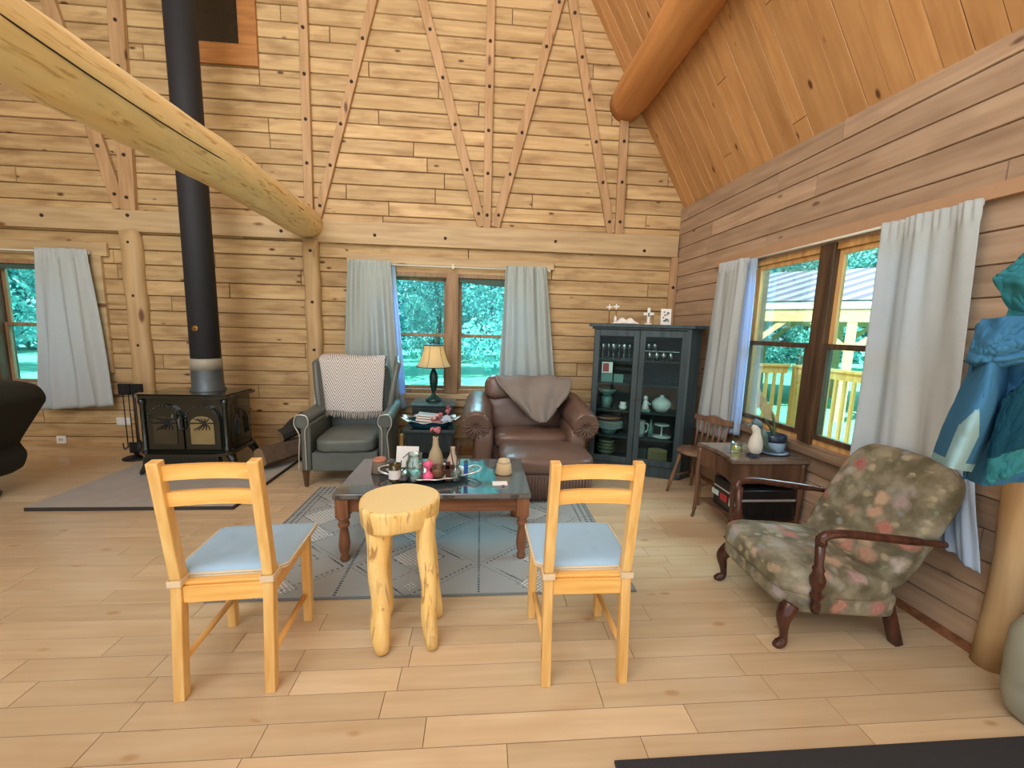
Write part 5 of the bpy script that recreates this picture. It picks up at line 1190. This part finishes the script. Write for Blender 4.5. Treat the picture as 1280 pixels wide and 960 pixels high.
bm = BM(); box(bm, -2.60, -2.42, -5.8, 5.8, 2.38, 2.72); box(bm, 2.1, 2.3, -5.8, 5.8, 2.38, 2.72); ob('beam', bm, M['pav'], t)
for y in (-4.8, -2.75, -.7, 1.35, 3.4, 5.45):
    for x in (-2.5, 2.2):
        bm = BM(); box(bm, x-.09, x+.09, y-.09, y+.09, 0, 2.4); ob('post', bm, M['pav'], t)
        for s in (-1, 1): bm = BM(); bar(bm, (x, y, 1.70), (x, y+s*.78, 2.42), .13, .12, up=(1, 0, 0)); ob('brace', bm, M['pav'], t)
# trees
def crown_mesh(nleaf, rx, rz, z0, seed, size):
    rg = random.Random(seed); me = bpy.data.meshes.new('crown'); vs = []; fs = []; cs = []
    blobs = [(V((rg.gauss(0, rx*.5), rg.gauss(0, rx*.5), z0+rg.uniform(.0, 1)*rz)), rg.uniform(.4, .8)*rx*.75) for _ in range(38)]
    for i in range(nleaf):
        c, r = blobs[rg.randrange(len(blobs))]; d = V((rg.gauss(0, 1), rg.gauss(0, 1), rg.gauss(0, .7))).normalized(); p = c+d*r*rg.uniform(.55, 1.05)
        u = V((rg.gauss(0, 1), rg.gauss(0, 1), rg.gauss(0, 1))).normalized(); w = u.cross(V((rg.gauss(0, 1), rg.gauss(0, 1), rg.gauss(0, 1)))).normalized(); s = size*rg.uniform(.6, 1.4)
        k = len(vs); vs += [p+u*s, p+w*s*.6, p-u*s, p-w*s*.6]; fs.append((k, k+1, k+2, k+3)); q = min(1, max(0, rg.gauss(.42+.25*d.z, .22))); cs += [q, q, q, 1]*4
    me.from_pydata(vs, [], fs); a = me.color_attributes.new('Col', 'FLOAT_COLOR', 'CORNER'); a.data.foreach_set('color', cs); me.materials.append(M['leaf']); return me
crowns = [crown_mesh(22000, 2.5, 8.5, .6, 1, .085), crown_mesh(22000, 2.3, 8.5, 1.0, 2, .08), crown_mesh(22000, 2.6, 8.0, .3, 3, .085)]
trk = []
for k in range(2):
    bm = BM(); tube(bm, [(.1*sin(i+k), .1*cos(i*1.3+k), i*1.1) for i in range(8)], [.17-.016*i for i in range(8)], 8); me = bpy.data.meshes.new('trunk'); bm.to_mesh(me); bm.free(); me.materials.append(M['trunk']); trk.append(me)
spots = [(-22, 15), (-14.2, 14.5), (-6.6, 15.5), (2.1, 14.9), (7.2, 21.5), (-10.4, 23), (-2.6, 24.5), (-18.5, 23.5), (3.4, 31), (12.4, 28), (17.6, 20.8), (24.2, 15.5), (20.6, 28.5), (28.5, 22.5), (32.2, 10)]
for i, (x, y) in enumerate(spots):
    side = x > 5.5
    t = thing('woodland_tree', 'leafy green tree beyond the pavilion outside the deck window' if side else 'leafy green tree in the woods behind the back windows', 'tree', (x, y, -.5), i*1.3,
              'trees beyond the pavilion' if side else 'trees behind the back windows')
    s = .9+.25*((i*7) % 5)/4
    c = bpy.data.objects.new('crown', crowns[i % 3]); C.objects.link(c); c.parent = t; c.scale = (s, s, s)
    c = bpy.data.objects.new('trunk', trk[i % 2]); C.objects.link(c); c.parent = t; c.scale = (s, s, s)
# dense far foliage behind the trees
rg = random.Random(5); vs = []; fs = []; cs = []
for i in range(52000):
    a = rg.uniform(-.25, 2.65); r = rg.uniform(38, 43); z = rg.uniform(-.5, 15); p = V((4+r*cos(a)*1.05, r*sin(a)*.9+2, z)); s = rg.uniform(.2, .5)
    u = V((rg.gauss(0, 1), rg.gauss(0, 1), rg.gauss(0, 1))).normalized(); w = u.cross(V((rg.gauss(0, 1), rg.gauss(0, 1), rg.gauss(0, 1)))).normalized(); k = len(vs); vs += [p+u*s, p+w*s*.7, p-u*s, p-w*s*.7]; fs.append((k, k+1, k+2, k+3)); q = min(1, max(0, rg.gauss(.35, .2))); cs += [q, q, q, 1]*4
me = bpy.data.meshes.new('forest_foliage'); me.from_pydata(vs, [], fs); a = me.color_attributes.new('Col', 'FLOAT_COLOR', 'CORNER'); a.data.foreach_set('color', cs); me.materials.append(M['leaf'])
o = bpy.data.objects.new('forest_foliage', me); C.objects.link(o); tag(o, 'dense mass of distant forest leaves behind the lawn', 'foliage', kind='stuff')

# ------------------------------------------------------------------ light
W = bpy.data.worlds.new('sky'); bpy.context.scene.world = W; W.use_nodes = True
wn = W.node_tree.nodes; wl = W.node_tree.links; bg = wn['Background']
tc = wn.new('ShaderNodeTexCoord'); sp = wn.new('ShaderNodeSeparateXYZ'); wl.new(tc.outputs['Generated'], sp.inputs[0]); rp = wn.new('ShaderNodeValToRGB'); wl.new(sp.outputs[2], rp.inputs[0])
rp.color_ramp.elements[0].position = 0; rp.color_ramp.elements[0].color = (.95, .98, 1, 1); rp.color_ramp.elements[1].position = .7; rp.color_ramp.elements[1].color = (.55, .75, 1, 1)
wl.new(rp.outputs[0], bg.inputs[0]); bg.inputs[1].default_value = 1.3
def lamp(name, ty, loc, target, energy, col, size=1, sy=None, spread=None):
    l = bpy.data.lights.new(name, ty); l.energy = energy; l.color = col; o = bpy.data.objects.new(name, l); C.objects.link(o); o.location = loc
    o.rotation_euler = (V(target)-V(loc)).to_track_quat('-Z', 'Y').to_euler()
    if ty == 'AREA':
        l.size = size
        if sy: l.shape = 'RECTANGLE'; l.size_y = sy
        if spread: l.spread = spread
    elif ty == 'SUN': l.angle = size
    else: l.shadow_soft_size = size
    return o
lamp('sun', 'SUN', (0, 0, 20), (9, 5, 9), 15, (1, .95, .86), R(1))
lamp('sky_light_back_window', 'AREA', (-.3, 7.4, 4.6), (-.3, 2.6, .0), 620, (.86, .96, 1), 3.4, 2.2)
lamp('sky_light_deck_window', 'AREA', (4.6, 2.8, 3.9), (.9, 2.4, .2), 420, (.84, .93, 1), 2.4, 2)
lamp('sky_light_left_window', 'AREA', (-5.2, 7.0, 4.2), (-4.6, 3.0, .0), 300, (.86, .96, 1), 2.4, 2)
lamp('room_fill', 'AREA', (-2.0, -1.2, 4.6), (-.6, 3.4, 1.2), 165, (.97, .98, 1), 4, 3)
lamp('loft_fill', 'AREA', (-.2, 1.6, 5.6), (.2, 4.8, 3.2), 44, (1, .92, .80), 2, 2)  # unseen fill light added to brighten the upper back wall
lamp('roof_fill', 'AREA', (-2.2, .4, 4.2), (2.2, 2.6, 3.6), 40, (1, .88, .74), 1.6, 1.6)  # unseen warm fill added to light the sloping ceiling
lamp('lamp_bulb_light', 'POINT', (-.52, 4.50, 1.16), (0, 0, 0), 11, (1, .84, .50), .03)

# ------------------------------------------------------------------ camera
cd = bpy.data.cameras.new('camera'); cam = bpy.data.objects.new('camera', cd); C.objects.link(cam)
cd.sensor_width = 36; cd.lens = 500/1280*36; cd.clip_start = .05; cd.clip_end = 300
r_, d_, f_ = V((.99671509, -.07630264, .02714669)), V((.01649531, -.13690516, -.99044681)), V((.07929022, .98764107, -.1351968))
cam.matrix_world = Matrix(((r_.x, -d_.x, -f_.x, 0), (r_.y, -d_.y, -f_.y, 0), (r_.z, -d_.z, -f_.z, 1.5), (0, 0, 0, 1)))
S = bpy.context.scene; S.camera = cam
S.view_settings.view_transform = 'Standard'; S.view_settings.look = 'None'; S.view_settings.exposure = 0.1; S.view_settings.gamma = 1.0
S.cycles.max_bounces = 8; S.cycles.diffuse_bounces = 4; S.cycles.glossy_bounces = 3; S.cycles.transparent_max_bounces = 12; S.cycles.transmission_bounces = 4
S.cycles.caustics_reflective = False; S.cycles.caustics_refractive = False; S.cycles.sample_clamp_indirect = 6; S.cycles.use_denoising = True
